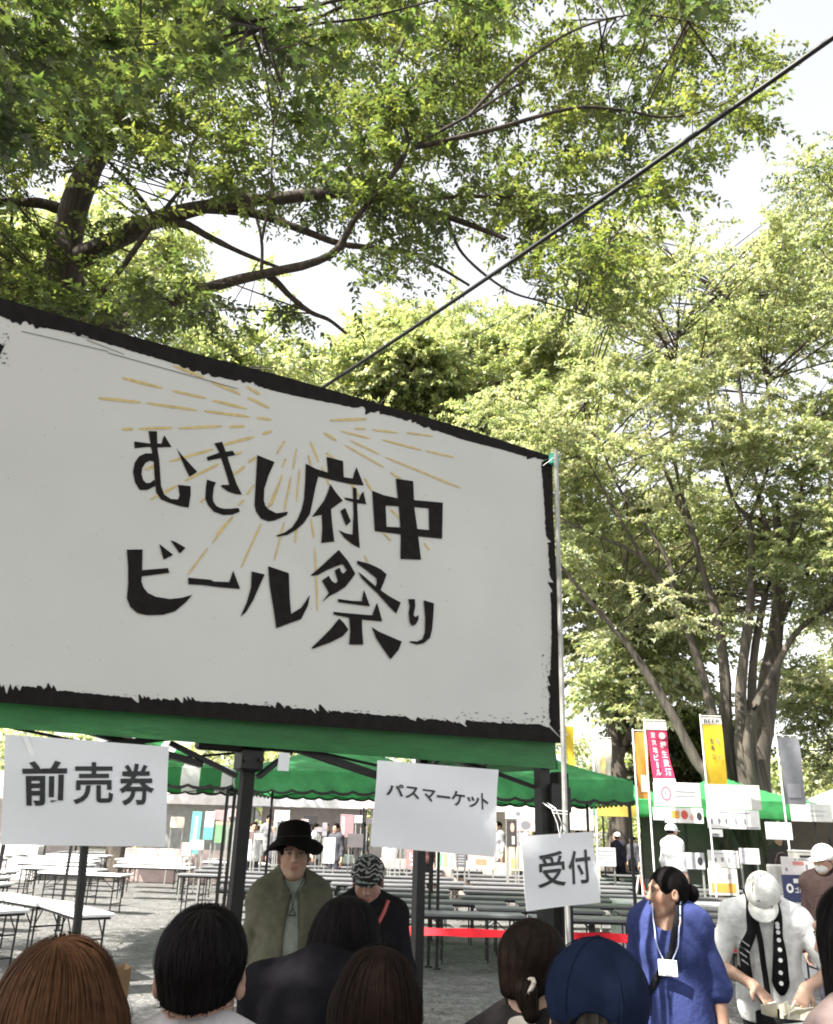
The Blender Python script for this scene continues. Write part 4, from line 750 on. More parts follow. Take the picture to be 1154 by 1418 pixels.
# white covered tables before the booths
M['cloth_white'] = mat('cloth_white', (.74, .74, .73), .7, .05, 4, bump=.25, bscale=6, stretch=(1, 1, .2))
def cloth_table(x, Y, label, wdt=2.2):
    o = empty('covered_table', (x, Y, 0), random.uniform(-.04, .04), label, 'table', 'white covered tables before the booths'); L, D, H = wdt, .7, .72; n = 60; V = []
    for i in range(n):
        t = i / n * 4; k = int(t); f = t - k; x_, y_ = [(-L / 2 + f * L, -D / 2), (L / 2, -D / 2 + f * D), (L / 2 - f * L, D / 2), (-L / 2, D / 2 - f * D)][k]
        wv = .025 * sin(i * 1.9) + .012 * sin(i * 4.1); V += [(x_, y_, H), (x_ * (1 + wv * .4), y_ * (1 + wv), .32), (x_ * (1 + wv * .8) , y_ * (1.04 + wv * 1.6), .06)]
    mb = MB().add(V, [(3 * i + q, 3 * ((i + 1) % n) + q, 3 * ((i + 1) % n) + q + 1, 3 * i + q + 1) for i in range(n) for q in (0, 1)][::1]); mb.f.append(tuple(3 * i for i in range(n)))
    mb.build('cloth', M['cloth_white'], o, False); mb = MB()
    for sx in (-1, 1):
        for sy in (-1, 1): mb.tube([(sx * (L / 2 - .12), sy * .25, 0), (sx * (L / 2 - .12), sy * .25, H - .03)], .013, 6)
    mb.box((0, 0, H - .025), (L - .02, D - .02, .03)); mb.build('frame', M['black_metal'], o)
cloth_table(at(945, 1240, 14.6)[0], 14.6, 'white covered table behind the shoulders of the blue tunic woman'); cloth_table(at(1130, 1240, 14.4)[0], 14.4, 'white covered table right of the person in the pale cap')
cloth_table(at(1290, 1240, 14.4)[0] , 14.4, 'white covered table cut by the right picture edge')
# crate on the counter, boxes
c = at(1112, 1186, 12.3); o = empty('cooler_box', (c[0], 12.3, c[2] - .06), .05, 'cream cooler box with a dark slot on top of the pale menu poster', 'box')
MB().box((0, 0, .05), (.3, .22, .12), 0, .012).build('body', paint((.6, .58, .5)), o); MB().box((0, 0, .125), (.31, .23, .03), 0, .01).build('lid', paint((.7, .69, .65)), o); MB().box((0, -.113, .06), (.2, .006, .03)).build('slot', paint(DARK), o)
c2 = c; o = empty('serving_counter', (at(1110, 1230, 12.5)[0], 12.5, 0), 0, 'white serving counter carrying the navy cloth sign', 'counter'); MB().box((0, .1, .5), (.95, .5, 1.0), 0, .01).build('body', paint(WHITE), o); MB().box((0, .1, 1.19), (.7, .3, .37), 0, .01).build('shelf_box', paint((.5, .48, .46)), o)
# boards and hangings across the left background
BGB = 'hangings on the far stalls'
for (a, b, c_, d, Y, colr, lab, mk) in (
 (264, 1124, 277, 1183, 23, TEAL, 'tall teal hanging beside the left tent leg', [('r', .3, .3, .7, .9, (.3, .6, .55))]),
 (283, 1124, 296, 1163, 23.5, (.5, .62, .58), 'pale teal and white hanging right of the teal one', [('r', 0, 0, 1, .45, TEAL)]),
 (298, 1138, 326, 1168, 23.8, (.2, .36, .2), 'green stall panel below a pink strip', [('r', 0, .85, 1, 1, (.6, .5, .3))]),
 (297, 1122, 318, 1137, 23.6, (.4, .25, .25), 'dull pink stall strip above the green panel', ()),
 (471, 1128, 490, 1160, 22, (.3, .2, .21), 'reddish grey hanging behind the patterned cap', [('r', .1, .1, .35, .9, (.5, .4, .4))]),
 (448, 1160, 464, 1196, 21, (.6, .62, .64), 'pale sheet between the bucket hat and the patterned cap', ()),
 (562, 1176, 588, 1203, 20, (.36, .2, .2), 'dull red stall front with white lettering below the middle sheet', [('t', .2, .4, .7, .85, WHITE, 'ビ'), ('r', .25, .15, .75, .25, WHITE)]),
 (604, 1180, 630, 1203, 20, (.6, .6, .5), 'white stall front with green and yellow slanting bands', [('r', .1, .1, .3, .9, (.2, .5, .3)), ('r', .42, .1, .6, .9, (.6, .45, .2)), ('r', .7, .1, .9, .9, (.3, .55, .4))]),
 (632, 1180, 646, 1201, 19.8, (.12, .12, .13), 'small dark menu panel of white lines', [('r', .2, .2 + .17 * i, .8, .26 + .17 * i, LG) for i in range(4)]),
 (648, 1184, 685, 1204, 20.2, (.62, .45, .4), 'pale orange stall front under the right corner of the middle sheet', [('r', .3, .3, .7, .7, (.6, .25, .15))]),
 (700, 1172, 728, 1206, 20.4, (.66, .5, .36), 'pale orange stall front left of the reception sheet', [('r', .3, .1, .6, .5, (.6, .35, .15))]),
 (702, 1136, 716, 1173, 18.5, (.05, .045, .045), 'dark poster with a small face left of the corner post', [('o', .35, .55, .75, .9, (.55, .38, .3)), ('r', .5, .1, .75, .4, WHITE)]),
 (716, 1136, 770, 1152, 19, (.5, .38, .38), 'pinkish stall sign behind the corner post', [('o', .1, .2, .35, .9, GRY), ('r', .45, .35, .9, .6, WHITE)]),
 (700, 1120, 770, 1135, 19.3, (.66, .64, .62), 'white stall sign with pink spots above the pinkish one', [('o', .2, .3, .3, .7, GRY), ('o', .6, .2, .8, .8, (.6, .4, .42))]),
 (788, 1118, 822, 1150, 19, (.6, .54, .47), 'beige stall sign between the corner post and the walking man', [('o', .3, .1, .6, .5, WHITE), ('r', .5, .6, .9, .7, LG)]),
 (826, 1174, 853, 1200, 19.5, (.5, .5, .52), 'pale grey stall panel left of the walking man', [('r', .1, .2 + .2 * i, .9, .3 + .2 * i, LG) for i in range(4)]),
 (380, 1128, 400, 1146, 23, (.62, .62, .6), 'small white stall sheet above the bucket hat', [('r', .2, .4, .8, .55, GRY)])):
    board(a, b, c_, d, Y, colr, lab, mk, 'stall sign', 'stall_sign', True, BGB)
for k, (pxx, Y, colr, lab) in enumerate(((20, 27, (.7, .7, .68), 'far white stall tent behind the advance ticket sheet'), (270, 27.5, (.7, .66, .64), 'far white stall tent behind the striped tent legs'), (430, 27, (.7, .7, .7), 'far white stall tent behind the bucket hat person'), (590, 25, (.68, .6, .58), 'far pale pink stall tent behind the middle sheet'), (740, 24.5, (.7, .68, .66), 'far pale stall tent behind the corner post'))):
    t_ = tent('stall_tent', (at(pxx, 1110, Y)[0], Y, 0), random.uniform(-.05, .05), 3.4, 2.6, 2.5, 3.1, .35, paint(colr, .3), lab, 'pale stall tents at the far side', truss=False, trim=False, scallop=False)
    MB().box((0, -1.1, .45), (3.0, .5, .9), 0, .01).build('counter', paint(((.6, .58, .56), (.5, .38, .35), (.4, .5, .42), (.55, .42, .36), (.6, .52, .4))[k]), t_); MB().box((0, 1.15, 1.2), (3.3, .01, 2.4)).build('back_wall', paint(((.6, .55, .54), (.6, .6, .58), (.55, .5, .48), (.62, .6, .58), (.6, .56, .5))[k], .6), t_)

for i in range(34):
    px0 = rng.uniform(236, 690); py0 = rng.uniform(1120, 1168); w_ = rng.uniform(6, 22); h_ = rng.uniform(6, 22)
    board(px0, py0, px0 + w_, py0 + h_, rng.uniform(19.5, 26), [(.6, .58, .56), (.45, .36, .35), (.12, .11, .11), (.5, .46, .38), (.3, .28, .3), (.66, .64, .62), (.2, .14, .14)][i % 7], 'small plain sheet among the far stalls under the green tents', [('r', .2, .4, .8, .55, GRY)] if i % 2 else (), 'stall sign', 'stall_sign', True, 'small sheets among the far stalls')
n = 5000; c = np.stack([rng.uniform(-9, 9, n), rng.uniform(6, 24, n), rng.uniform(.018, .03, n)], 1); a = rng.uniform(0, 2 * pi, n); D = np.stack([np.cos(a), np.sin(a), rng.normal(0, .15, n)], 1); sd = np.stack([-np.sin(a), np.cos(a), rng.normal(0, .2, n)], 1); l_ = rng.uniform(.03, .07, (n, 1))
LV = np.stack([c, c + D * l_ * .45 + sd * l_ * .25, c + D * l_, c + D * l_ * .45 - sd * l_ * .25], 1); tag(qmesh('fallen_leaves', LV, 4, M['leaf'], None, np.array([(.09, .06, .03), (.12, .1, .04), (.06, .05, .03)])[rng.integers(0, 3, n)]), kind='stuff')
# ------------------------------------------------------------------ people: smooth-blended bodies meshed as one surface
class SDF:
    def __init__(s): s.p = []
    def cone(s, a, b, ra, rb=None, k=.02, op=0): s.p.append(('c', np.array(a, float), np.array(b, float), ra, ra if rb is None else rb, k, op)); return s
    def ell(s, c, r, R=None, k=.02, op=0): s.p.append(('e', np.array(c, float), np.array(r, float), np.eye(3) if R is None else R, 0, k, op)); return s
    def cut(s, n, d): s.p.append(('p', np.array(n, float), float(d), 0, 0, 0, 2)); return s
    @staticmethod
    def dist(q, P):
        if q[0] == 'c':
            a, b, ra, rb = q[1:5]; ba = b - a; h = np.clip(((P - a) @ ba) / (ba @ ba + 1e-12), 0, 1); return np.linalg.norm(P - a - h[..., None] * ba, axis=-1) - (ra + (rb - ra) * h)
        if q[0] == 'e':
            L = (P - q[1]) @ q[3]; k0 = np.linalg.norm(L / q[2], axis=-1); k1 = np.linalg.norm(L / q[2] ** 2, axis=-1) + 1e-9; d = k0 * (k0 - 1) / k1
            return np.where(k0 < .05, -q[2].min(), d)
        return P @ q[1] - q[2]
    @staticmethod
    def comb(v, d, k, op):
        if op == 2: return np.maximum(v, d)
        if op == 1: d = -d; h = np.maximum(k - np.abs(v - d), 0) / (k + 1e-9); return np.maximum(v, d) + h * h * k * .25
        h = np.maximum(k - np.abs(v - d), 0) / (k + 1e-9); return np.minimum(v, d) - h * h * k * .25
    def ev(s, P):
        v = np.full(P.shape[:-1], .5)
        for q in s.p: v = s.comb(v, s.dist(q, P), q[5], q[6])
        return v
    def grad(s, P, e=.003):
        g = np.stack([s.ev(P + np.eye(3)[i] * e) - s.ev(P - np.eye(3)[i] * e) for i in range(3)], -1); return g / (np.linalg.norm(g, axis=-1, keepdims=True) + 1e-9)
    def mesh(s, h):
        lo = np.full(3, 1e9); hi = -lo
        for q in s.p:
            if q[6] != 0: continue
            r = max(q[3], q[4]) if q[0] == 'c' else q[2].max(); pts = (q[1], q[2]) if q[0] == 'c' else (q[1],)
            for t in pts: lo = np.minimum(lo, t - r - .03); hi = np.maximum(hi, t + r + .03)
        Bn = 10; nb = np.ceil((hi - lo) / (h * Bn)).astype(int); I = np.stack(np.meshgrid(*[np.arange(k) for k in nb], indexing='ij'), -1).reshape(-1, 3)
        ctr = lo + (I + .5) * h * Bn; rad = h * Bn * .87; v = s.ev(ctr); act = np.abs(v) < rad * 1.5 + .02; I = I[act]; ctr = ctr[act]
        gidx = np.stack(np.meshgrid(*[np.arange(Bn + 1)] * 3, indexing='ij'), -1).reshape(-1, 3)
        P = lo + (I[:, None] * Bn + gidx[None]) * h; val = np.full(P.shape[:2], .5)
        for q in s.p:
            if q[6] == 2: val = np.maximum(val, s.dist(q, P)); continue
            m = s.dist(q, ctr) < rad * 1.6 + .05 + q[5]
            if m.any(): val[m] = s.comb(val[m], s.dist(q, P[m]), q[5], q[6])
        n1 = Bn + 1; val = val.reshape(-1, n1, n1, n1); sg = val < 0
        sl = lambda A, d: A[:, d[0]:Bn + d[0], d[1]:Bn + d[1], d[2]:Bn + d[2]]
        cs = [(a, b, c) for a in (0, 1) for b in (0, 1) for c in (0, 1)]
        cnt = sum(sl(sg, d).astype(np.int8) for d in cs); mix = (cnt > 0) & (cnt < 8); bi, x, y, z = np.nonzero(mix)
        acc = np.zeros((len(bi), 3)); wt = np.zeros(len(bi)); cv = {d: val[bi, x + d[0], y + d[1], z + d[2]] for d in cs}
        for d in cs:
            for ax in range(3):
                if d[ax]: continue
                e = list(d); e[ax] = 1; a, b = cv[d], cv[tuple(e)]; cr = (a < 0) != (b < 0); t = np.where(cr, a / (a - b + 1e-12), 0)
                p = np.array(d, float)[None] + np.zeros((len(bi), 3)); p[:, ax] += t; acc += p * cr[:, None]; wt += cr
        loc = acc / np.maximum(wt, 1)[:, None]; gi = I[bi] * Bn + np.stack([x, y, z], 1); V = lo + (gi + loc) * h
        NN = nb * Bn + 2; key = lambda g: (g[:, 0] * NN[1] + g[:, 1]) * NN[2] + g[:, 2]
        ks = key(gi); od = np.argsort(ks); ks = ks[od]; V = V[od]; Fs = []
        for ax in range(3):
            d0 = (0, 0, 0); d1 = [0, 0, 0]; d1[ax] = 1; A = sl(sg, d0); Bq = sl(sg, tuple(d1)); bi, x, y, z = np.nonzero(A != Bq); g = I[bi] * Bn + np.stack([x, y, z], 1)
            u = np.eye(3, dtype=int)[(ax + 1) % 3]; w_ = np.eye(3, dtype=int)[(ax + 2) % 3]; kk = [key(g - a) for a in (0 * u, u, u + w_, w_)]
            idx = [np.searchsorted(ks, k).clip(0, len(ks) - 1) for k in kk]; ok = np.all([ks[i] == k for i, k in zip(idx, kk)], 0); fl = A[bi, x, y, z]
            F = np.stack(idx, 1); F = np.where(fl[:, None], F, F[:, ::-1])[ok]; Fs.append(F)
        return V, np.concatenate(Fs)
def Rz(a): return np.array([[cos(a), -sin(a), 0], [sin(a), cos(a), 0], [0, 0, 1.0]])
def Rx(a): return np.array([[1.0, 0, 0], [0, cos(a), -sin(a)], [0, sin(a), cos(a)]])
def Ry(a): return np.array([[cos(a), 0, sin(a)], [0, 1.0, 0], [-sin(a), 0, cos(a)]])
def folds(V, S, amp, seed, fr=28, zst=1.0):
    r = np.random.default_rng(seed); g = S.grad(V); d = np.zeros(len(V))
    for i in range(6):
        k = unit(r.normal(0, 1, 3) * np.array([1, 1, zst])) * fr * r.uniform(.5, 1.7); ph = V @ k + r.uniform(0, 6) + 1.3 * np.sin(V @ unit(r.normal(0, 1, 3)) * 17); d += np.sin(ph) * r.uniform(.4, 1)
    return V + g * (amp * d / 2.2)[:, None]
M['skin'] = mat('skin', (.5, .33, .25), .55, .06, 30, attr='col', bump=.05, bscale=250, spec=.35)
M['skin'].node_tree.nodes['Principled BSDF'].inputs['Subsurface Weight'].default_value = .12; M['skin'].node_tree.nodes['Principled BSDF'].inputs['Subsurface Radius'].default_value = (.01, .004, .002)
M['hair'] = mat('hair', (.02, .015, .012), .65, .2, 60, attr='col', spec=.05)
_cm = {}
def fabric(rgb, kind='plain', bump=.28):
    k = (rgb, kind)
    if k not in _cm: _cm[k] = mat('fabric', rgb, .85, .14, 22, bump=bump, bscale=38 if kind == 'plain' else 40, spec=.02 if max(rgb) < .05 else .12)
    return _cm[k]
class Person:
    """standing figure facing +Y in its own space"""
    def __init__(s, label, head, rz, hyaw=0, hpitch=0, hroll=0, off=(0, 0), sw=.36, fem=False, arms=None, skin=(.42, .26, .185), h=.006, stout=1.0, hs=1.0, group=None, step=0.0, drop=0.0):
        s.H = head[2] + .123 + drop; s.rz = rz; R = Rz(rz); o = R @ np.array([off[0], off[1], 0]); s.loc = np.array([head[0] - o[0], head[1] - o[1], 0]); H = s.H; ox, oy = off; s.hs = hs; s.skin = skin; s.h = h
        s.root = empty('person', s.loc, rz, label, 'person', group)
        s.hc = np.array([ox, oy, H - .123 - drop]); s.HR = Rz(hyaw) @ Rx(hpitch) @ Ry(hroll); s.nb = np.array([ox * .72, oy * .72 - .03, H - .275]); s.ch = np.array([ox * .55, oy * .55 - .01, H - .43]); s.wa = np.array([ox * .2, oy * .2, H * .625]); s.pe = np.array([0, 0, H * .535])
        sw *= .8; s.sw = sw; zs = H - .32; s.sh = {q: s.nb + np.array([q * sw / 2, .01, zs - s.nb[2]]) for q in (-1, 1)}; s.st = stout; s.fem = fem
        arms = arms or {}; s.el = {}; s.wr = {}; s.hd = {}
        for q in (-1, 1):
            e, w_, d, n_, cu = arms.get(q, ((q * .05, -.02, -.28), (q * .03, .06, -.245), (0, .1, -1), (-q, 0, 0), .35))
            s.el[q] = s.sh[q] + np.array(e, float); s.wr[q] = s.el[q] + np.array(w_, float); s.hd[q] = (unit(np.array(d, float)), unit(np.array(n_, float)), cu)
        s.hip = {q: np.array([q * .085, 0, H * .52]) for q in (-1, 1)}; s.kn = {q: np.array([q * .095, .02 + q * step * .45, H * .285]) for q in (-1, 1)}; s.an = {q: np.array([q * .1, -.03 + q * step - (.05 if q * step < 0 else 0), .085 + (.05 if q * step < 0 else 0)]) for q in (-1, 1)}
    def L(s, p): return s.hc + s.HR @ (np.array(p, float) * s.hs)
    def hR(s, R=None): return s.HR if R is None else s.HR @ R
    def torso(s, S, g=0.0):
        f = .92 if s.fem else 1.0; t = s.st
        S.ell(s.ch, (.15 * f * t + g, .105 * t + g, .19 + g), k=.05); S.ell(s.wa + (0, 0, .02), (.13 * f * t + g, .095 * t + g, .17 + g), k=.06); S.ell(s.pe, (.162 * t + g, .115 * t + g, .14 + g), k=.06)
        if s.fem:
            for q in (-1, 1): S.ell(s.ch + (q * .07, .075, -.02), (.06 + g * .7, .05 + g * .7, .06 + g * .7), k=.05)
        S.cone(s.sh[-1] + (.03, 0, -.01), s.sh[1] - (.03, 0, .01), .055 + g, .055 + g, k=.05)
        for q in (-1, 1): S.cone(s.nb + (q * .03, 0, .05), s.sh[q], .042 + g * .6, .05 + g, k=.05)
        return S
    def body(s, legs=True):
        S = SDF(); s.torso(S); L = s.L; hs = s.hs
        S.cone(s.nb + (0, 0, -.02), L((0, -.028, -.06)), .058 if not s.fem else .05, .05 if not s.fem else .044, k=.04)
        S.ell(L((0, -.012, .033)), np.array((.076, .094, .09)) * hs, s.hR(), k=.03); S.ell(L((0, .028, -.022)), np.array((.06, .066, .085)) * hs, s.hR(), k=.03)
        S.cone(L((0, .04, -.078)), L((0, .064, -.094)), .036 * hs, .022 * hs, k=.03)
        for q in (-1, 1):
            S.cone(L((q * .036, .05, -.022)), L((q * .04, .045, -.027)), .021 * hs, k=.03); S.cone(L((q * .046, .0, -.05)), L((q * .022, .047, -.09)), .016 * hs, k=.03)
        S.cone(L((-.044, .077, .03)), L((.044, .077, .03)), .011 * hs, k=.02)
        for q in (-1, 1): S.ell(L((q * .031, .101, .008)), np.array((.017, .016, .011)) * hs, s.hR(), k=.012, op=1)
        S.cone(L((0, .088, .016)), L((0, .106, -.024)), .0075 * hs, .0125 * hs, k=.012)
        for q in (-1, 1): S.cone(L((q * .012, .097, -.028)), L((q * .012, .094, -.03)), .0075 * hs, k=.008)
        S.cone(L((-.02, .086, -.058)), L((.02, .086, -.058)), .0065 * hs, k=.006); S.cone(L((-.017, .085, -.069)), L((.017, .085, -.069)), .0075 * hs, k=.006)
        for q in (-1, 1):
            S.ell(L((q * .081, -.012, -.002)), np.array((.012, .023, .033)) * hs, s.hR(Rz(q * -.35)), k=.008); S.ell(L((q * .091, -.006, .002)), np.array((.007, .011, .018)) * hs, s.hR(), k=.006, op=1)
        for q in (-1, 1):
            S.cone(s.sh[q], s.el[q], .05 * s.st, .038, k=.04); S.cone(s.el[q], s.wr[q], .038, .026, k=.03)
            d, n_, cu = s.hd[q]; sd = unit(np.cross(d, n_)); w_ = s.wr[q]; n_ = unit(np.cross(sd, d))
            S.cone(w_, w_ + d * .03, .026, .022, k=.02)
            for a in (-.024, -.008, .008, .024): S.cone(w_ + d * .02 + sd * a * .7, w_ + d * .088 + sd * a * 1.15, .0165, .0125, k=.02)
            th = 1 if np.dot(sd, np.array([0, 1, 0.3])) * 1 > 0 else -1
            for i, (a, ln) in enumerate(((.031, .07), (.0105, .082), (-.0105, .077), (-.031, .06))):
                p = w_ + d * .09 + sd * a * th; dd = d.copy(); c_ = cu * (1 + .12 * i)
                for j, fr_ in enumerate((.45, .32, .23)):
                    ang = c_ * (j + .6); dd = d * cos(ang) + n_ * sin(ang); p2 = p + dd * ln * fr_; S.cone(p, p2, .0092 - .0008 * j, .0088 - .001 * j, k=.004); p = p2
            p = w_ + d * .03 + sd * th * .028; dd = unit(d * .6 + sd * th * .75 + n_ * .35); S.cone(w_ + d * .025 + sd * th * .012, p + dd * .025, .016, .0125, k=.012); S.cone(p + dd * .025, p + dd * .03 + unit(d * .85 + sd * th * .25 + n_ * .45) * .032, .0115, .0085, k=.006)
            if legs: s.legs(S, q)
        V, F = S.mesh(s.h); Q = (V - s.hc) @ s.HR / hs
        c = np.tile(np.array(s.skin), (len(V), 1)); x, y, z = np.abs(Q[:, 0]), Q[:, 1], Q[:, 2]
        lip = (y > .08) & (((x / .023) ** 2 + ((z + .0635) / .0105) ** 2) < 1); c[lip] = np.array(s.skin) * np.array([.85, .6, .58])
        br = (y > .058) & (x > .013) & (x < .052) & (np.abs(z - (.031 - (x - .03) ** 2 * 4)) < .0052); c[br] = (.03, .022, .018)
        ck = (y > .03) & (np.abs(z + .03) < .03) & (x > .025); c[ck] *= np.array([1.05, .93, .92])
        vfmesh('body', V, F, M['skin'], s.root, c)
        for q in (-1, 1):
            e = MB(); n = 10
            def blob(ctr, r):
                Vv = [L(np.array(ctr) + np.array(r) * np.array([sin(pi * j / n) * cos(2 * pi * i / n), sin(pi * j / n) * sin(2 * pi * i / n), cos(pi * j / n)])) for j in range(n + 1) for i in range(n)]
                return Vv, [(j * n + i, j * n + (i + 1) % n, (j + 1) * n + (i + 1) % n, (j + 1) * n + i) for j in range(n) for i in range(n)]
            b_ = MB().add(*blob((q * .031, .082, .007), (.0128, .009, .0046))).build('eye', paint((.5, .46, .43)), s.root, True)
            MB().add(*blob((q * .031, .088, .007), (.0058, .0042, .0044))).build('iris', paint((.015, .01, .008)), b_, True)
            MB().tube([L((q * .014, .09, .009)), L((q * .031, .0955, .0165)), L((q * .048, .084, .01))], .0018, 5).build('eyelash', paint((.02, .015, .012)), b_)
        return s
    def legs(s, S, q, g=0.0):
        S.cone(s.hip[q], s.kn[q], .085 + g, .056 + g, k=.03); S.cone(s.kn[q], s.an[q], .055 + g, .038 + g, k=.03)
        if g == 0: S.cone(s.an[q] + (0, -.03, -.045), s.an[q] + (q * .02, .16, -.055), .036, .028, k=.02)
    def garment(s, name, S, m, amp=.004, seed=1, h=None, fr=28, zst=1.0, parent=None):
        V, F = S.mesh(h or s.h * 1.15); V = folds(V, S, amp, seed, fr, zst); return vfmesh(name, V, F, m, parent or s.root)
    def sleeve(s, S, q, t, r0, r1, k=.04):
        a, b, c = s.sh[q], s.el[q], s.wr[q]
        if t <= 1: S.cone(a, a + (b - a) * .35, r0, r0 * .93, k=k); S.cone(a + (b - a) * .3, a + (b - a) * t, r0 * .93, r1, k=.012)
        else: S.cone(a, a + (b - a) * .35, r0, r0 * .93, k=k); S.cone(a + (b - a) * .3, b, r0 * .93, (r0 + r1) / 2, k=.012); S.cone(b, b + (c - b) * (t - 1), (r0 + r1) / 2, r1, k=k)
    def trousers(s, m, g=.014, seed=3):
        S = SDF(); S.ell(s.pe, (.165 * s.st + g, .118 * s.st + g, .13), k=.05)
        for q in (-1, 1): s.legs(S, q, g)
        S.cut((0, 0, -1), -.07); S.cut((0, 0, 1), s.pe[2] + .12); s.garment('trousers', S, m, .004, seed)
        for q in (-1, 1):
            S = SDF(); a = s.an[q]; S.cone(a + (0, -.035, -.045), a + (q * .02, .17, -.05), .045, .038); S.cut((0, 0, -1), -(a[2] - .085)); s.garment('shoe', S, paint((.05, .05, .05)), .0)
    def hair(s, S, col, n=2600, ln=.1, wdt=.0022, crown=(0, -.05, .125), seed=1, h=.006, down=.6, lift=.003, steps=9, name='hair'):
        V, F = S.mesh(h); r = np.random.default_rng(seed); c = np.tile(np.array(col) * .9, (len(V), 1)); o = vfmesh(name, V, F, M['hair'], s.root, c)
        i = r.integers(0, len(V), n); p = V[i] + r.normal(0, .002, (n, 3)); cr = s.L(crown); D = unit(unit(p - cr) + np.array([0, 0, -down]) + r.normal(0, .12, (n, 3))); st = ln / steps * r.uniform(.5, 1.2, (n, 1)); pts = []; nr = []; lf = r.uniform(.3, 1.6, n) * lift * np.where(r.random(n) < .04, r.uniform(1.3, 2.2, n), 1)
        for k in range(steps + 1):
            d = S.ev(p); g = S.grad(p); p = p - g * (d - lf)[:, None]; pts.append(p.copy()); nr.append(g)
            D = unit(D * .8 + (np.array([0, 0, -down]) + unit(p - cr) * .3) * .3 + r.normal(0, .04, (n, 3))); D = unit(D - g * (D * g).sum(-1, keepdims=True)); p = p + D * st
        P = np.stack(pts, 1); Nn = np.stack(nr, 1); T = np.gradient(P, axis=1); sd = unit(np.cross(T, Nn)); wv = wdt * np.sin(np.linspace(.35, pi - .25, steps + 1))[None, :, None] * r.uniform(.6, 1.3, (n, 1, 1))
        A = P + sd * wv; Bq = P - sd * wv; VV = np.stack([A, Bq], 2).reshape(-1, 3); ii = np.arange(n * (steps + 1) * 2).reshape(n, steps + 1, 2)
        FF = np.stack([ii[:, :-1, 0], ii[:, 1:, 0], ii[:, 1:, 1], ii[:, :-1, 1]], -1).reshape(-1, 4); cc = np.repeat(np.array(col)[None] * r.uniform(.75, 1.3, (n, 1)), (steps + 1) * 2, 0)
        vfmesh('strands', VV, FF, M['hair'], o, cc); return o
    def capsdf(s, grow=0.0):
        S = SDF(); S.ell(s.L((0, -.016, .04)), np.array((.085 + grow, .102 + grow, .096 + grow)) * s.hs, s.hR(), k=.02); return S
    def face_off(s, S, y=.088, r=(.068, .07, .1), z=-.025):
        S.ell(s.L((0, y, z)), np.array(r) * s.hs, s.hR(), k=.012, op=1); return S
    def hairstyle(s, kind, col, seed=1, n=2600, wdt=.0022):
        S = s.capsdf()
        if kind == 'short':
            S.ell(s.L((0, -.02, -.03)), np.array((.065, .084, .06)), s.hR(), k=.02); s.face_off(S)
            for q in (-1, 1): S.ell(s.L((q * .085, .005, -.022)), (.025, .034, .05), s.hR(), k=.012, op=1)
            nrm = s.HR @ unit(np.array([0, .25, -1.0])); S.cut(nrm, nrm @ s.L((0, -.05, -.022)))
            return s.hair(S, col, n, .05, wdt, seed=seed, down=.5, lift=.004)
        if kind == 'tied':
            S.ell(s.L((0, -.03, -.02)), np.array((.0715, .08, .06)), s.hR(), k=.02); s.face_off(S)
            for q in (-1, 1): S.ell(s.L((q * .088, .012, -.03)), (.03, .036, .05), s.hR(), k=.012, op=1)
            nrm = s.HR @ unit(np.array([0, .35, -1.0])); S.cut(nrm, nrm @ s.L((0, -.06, -.032)))
            return s.hair(S, col, n, .12, wdt, crown=(0, .03, .14), seed=seed, down=.25, lift=.002)
        if kind == 'long':
            b = s.L((0, -.03, -.02)); S.cone(b, np.array([b[0] * .9 + s.nb[0] * .1, b[1] - .015, s.nb[2] - .08]), .088, .082, k=.04)
            for q in (-1, 1): a = s.L((q * .06, .02, 0)); S.cone(a, np.array([a[0] * 1.05, a[1] - .01, s.nb[2] - .03]), .034, .03, k=.04)
            s.face_off(S, .1, (.056, .06, .1)); return s.hair(S, col, n, .22, wdt, seed=seed, down=.9, lift=.004, steps=12)
        if kind == 'bob':
            b = s.L((0, -.025, -.02)); S.cone(b, b + (0, -.01, -.1), .092, .092, k=.04)
            for q in (-1, 1): a = s.L((q * .062, .015, 0)); S.cone(a, a + (q * .008, 0, -.11), .036, .034, k=.04)
            s.face_off(S, .1, (.056, .06, .12)); S.cut((0, 0, -1), -(s.hc[2] - .15)); return s.hair(S, col, n, .18, wdt, seed=seed, down=.8, lift=.004, steps=12)
def baseball_cap(P, m, brim=True, grow=0.0, name='cap', visor=.075, z0=.012, tilt=.1, opening=False, brim_m=None, h=.004):
    S = SDF(); S.ell(P.L((0, -.016, .04)), np.array((.0975 + grow, .114 + grow, .101 + grow)) * P.hs, P.hR(), k=.01); n = P.HR @ unit(np.array([0, -tilt, -1.0])); S.cut(n, n @ P.L((0, 0, z0)))
    if opening: S.ell(P.L((0, -.14, z0 + .003)), np.array((.046, .06, .043)), P.hR(), k=.004, op=1)
    o = P.garment(name, S, m, .0022, 5, h, 26)
    if brim:
        S = SDF(); S.ell(P.L((0, .088, z0 + .012)), np.array((.083, visor + .03, .0075)), P.hR(Rx(-.2)), k=.01); S.ell(P.L((0, -.016, .04)), np.array((.09, .107, .097)), P.hR(), k=.004, op=1)
        P.garment('visor', S, brim_m or m, 0, 6, .004, parent=o)
    mb = MB(); nst = 18
    for a in range(6):
        th = a * pi / 3 + pi / 6; mb.tube([P.L((sin(th) * (.098 + grow) * sin(f), -.016 + cos(th) * (.1145 + grow) * sin(f), .04 + (.1015 + grow) * cos(f))) for f in np.linspace(.08, 1.75, nst)], .0011, 4)
    mb.build('seam', m, o); S = SDF(); S.ell(P.L((0, -.016, .141 + grow)), np.array((.008, .008, .005)), P.hR()); P.garment('button', S, m, 0, 1, .003, parent=o)
    return o
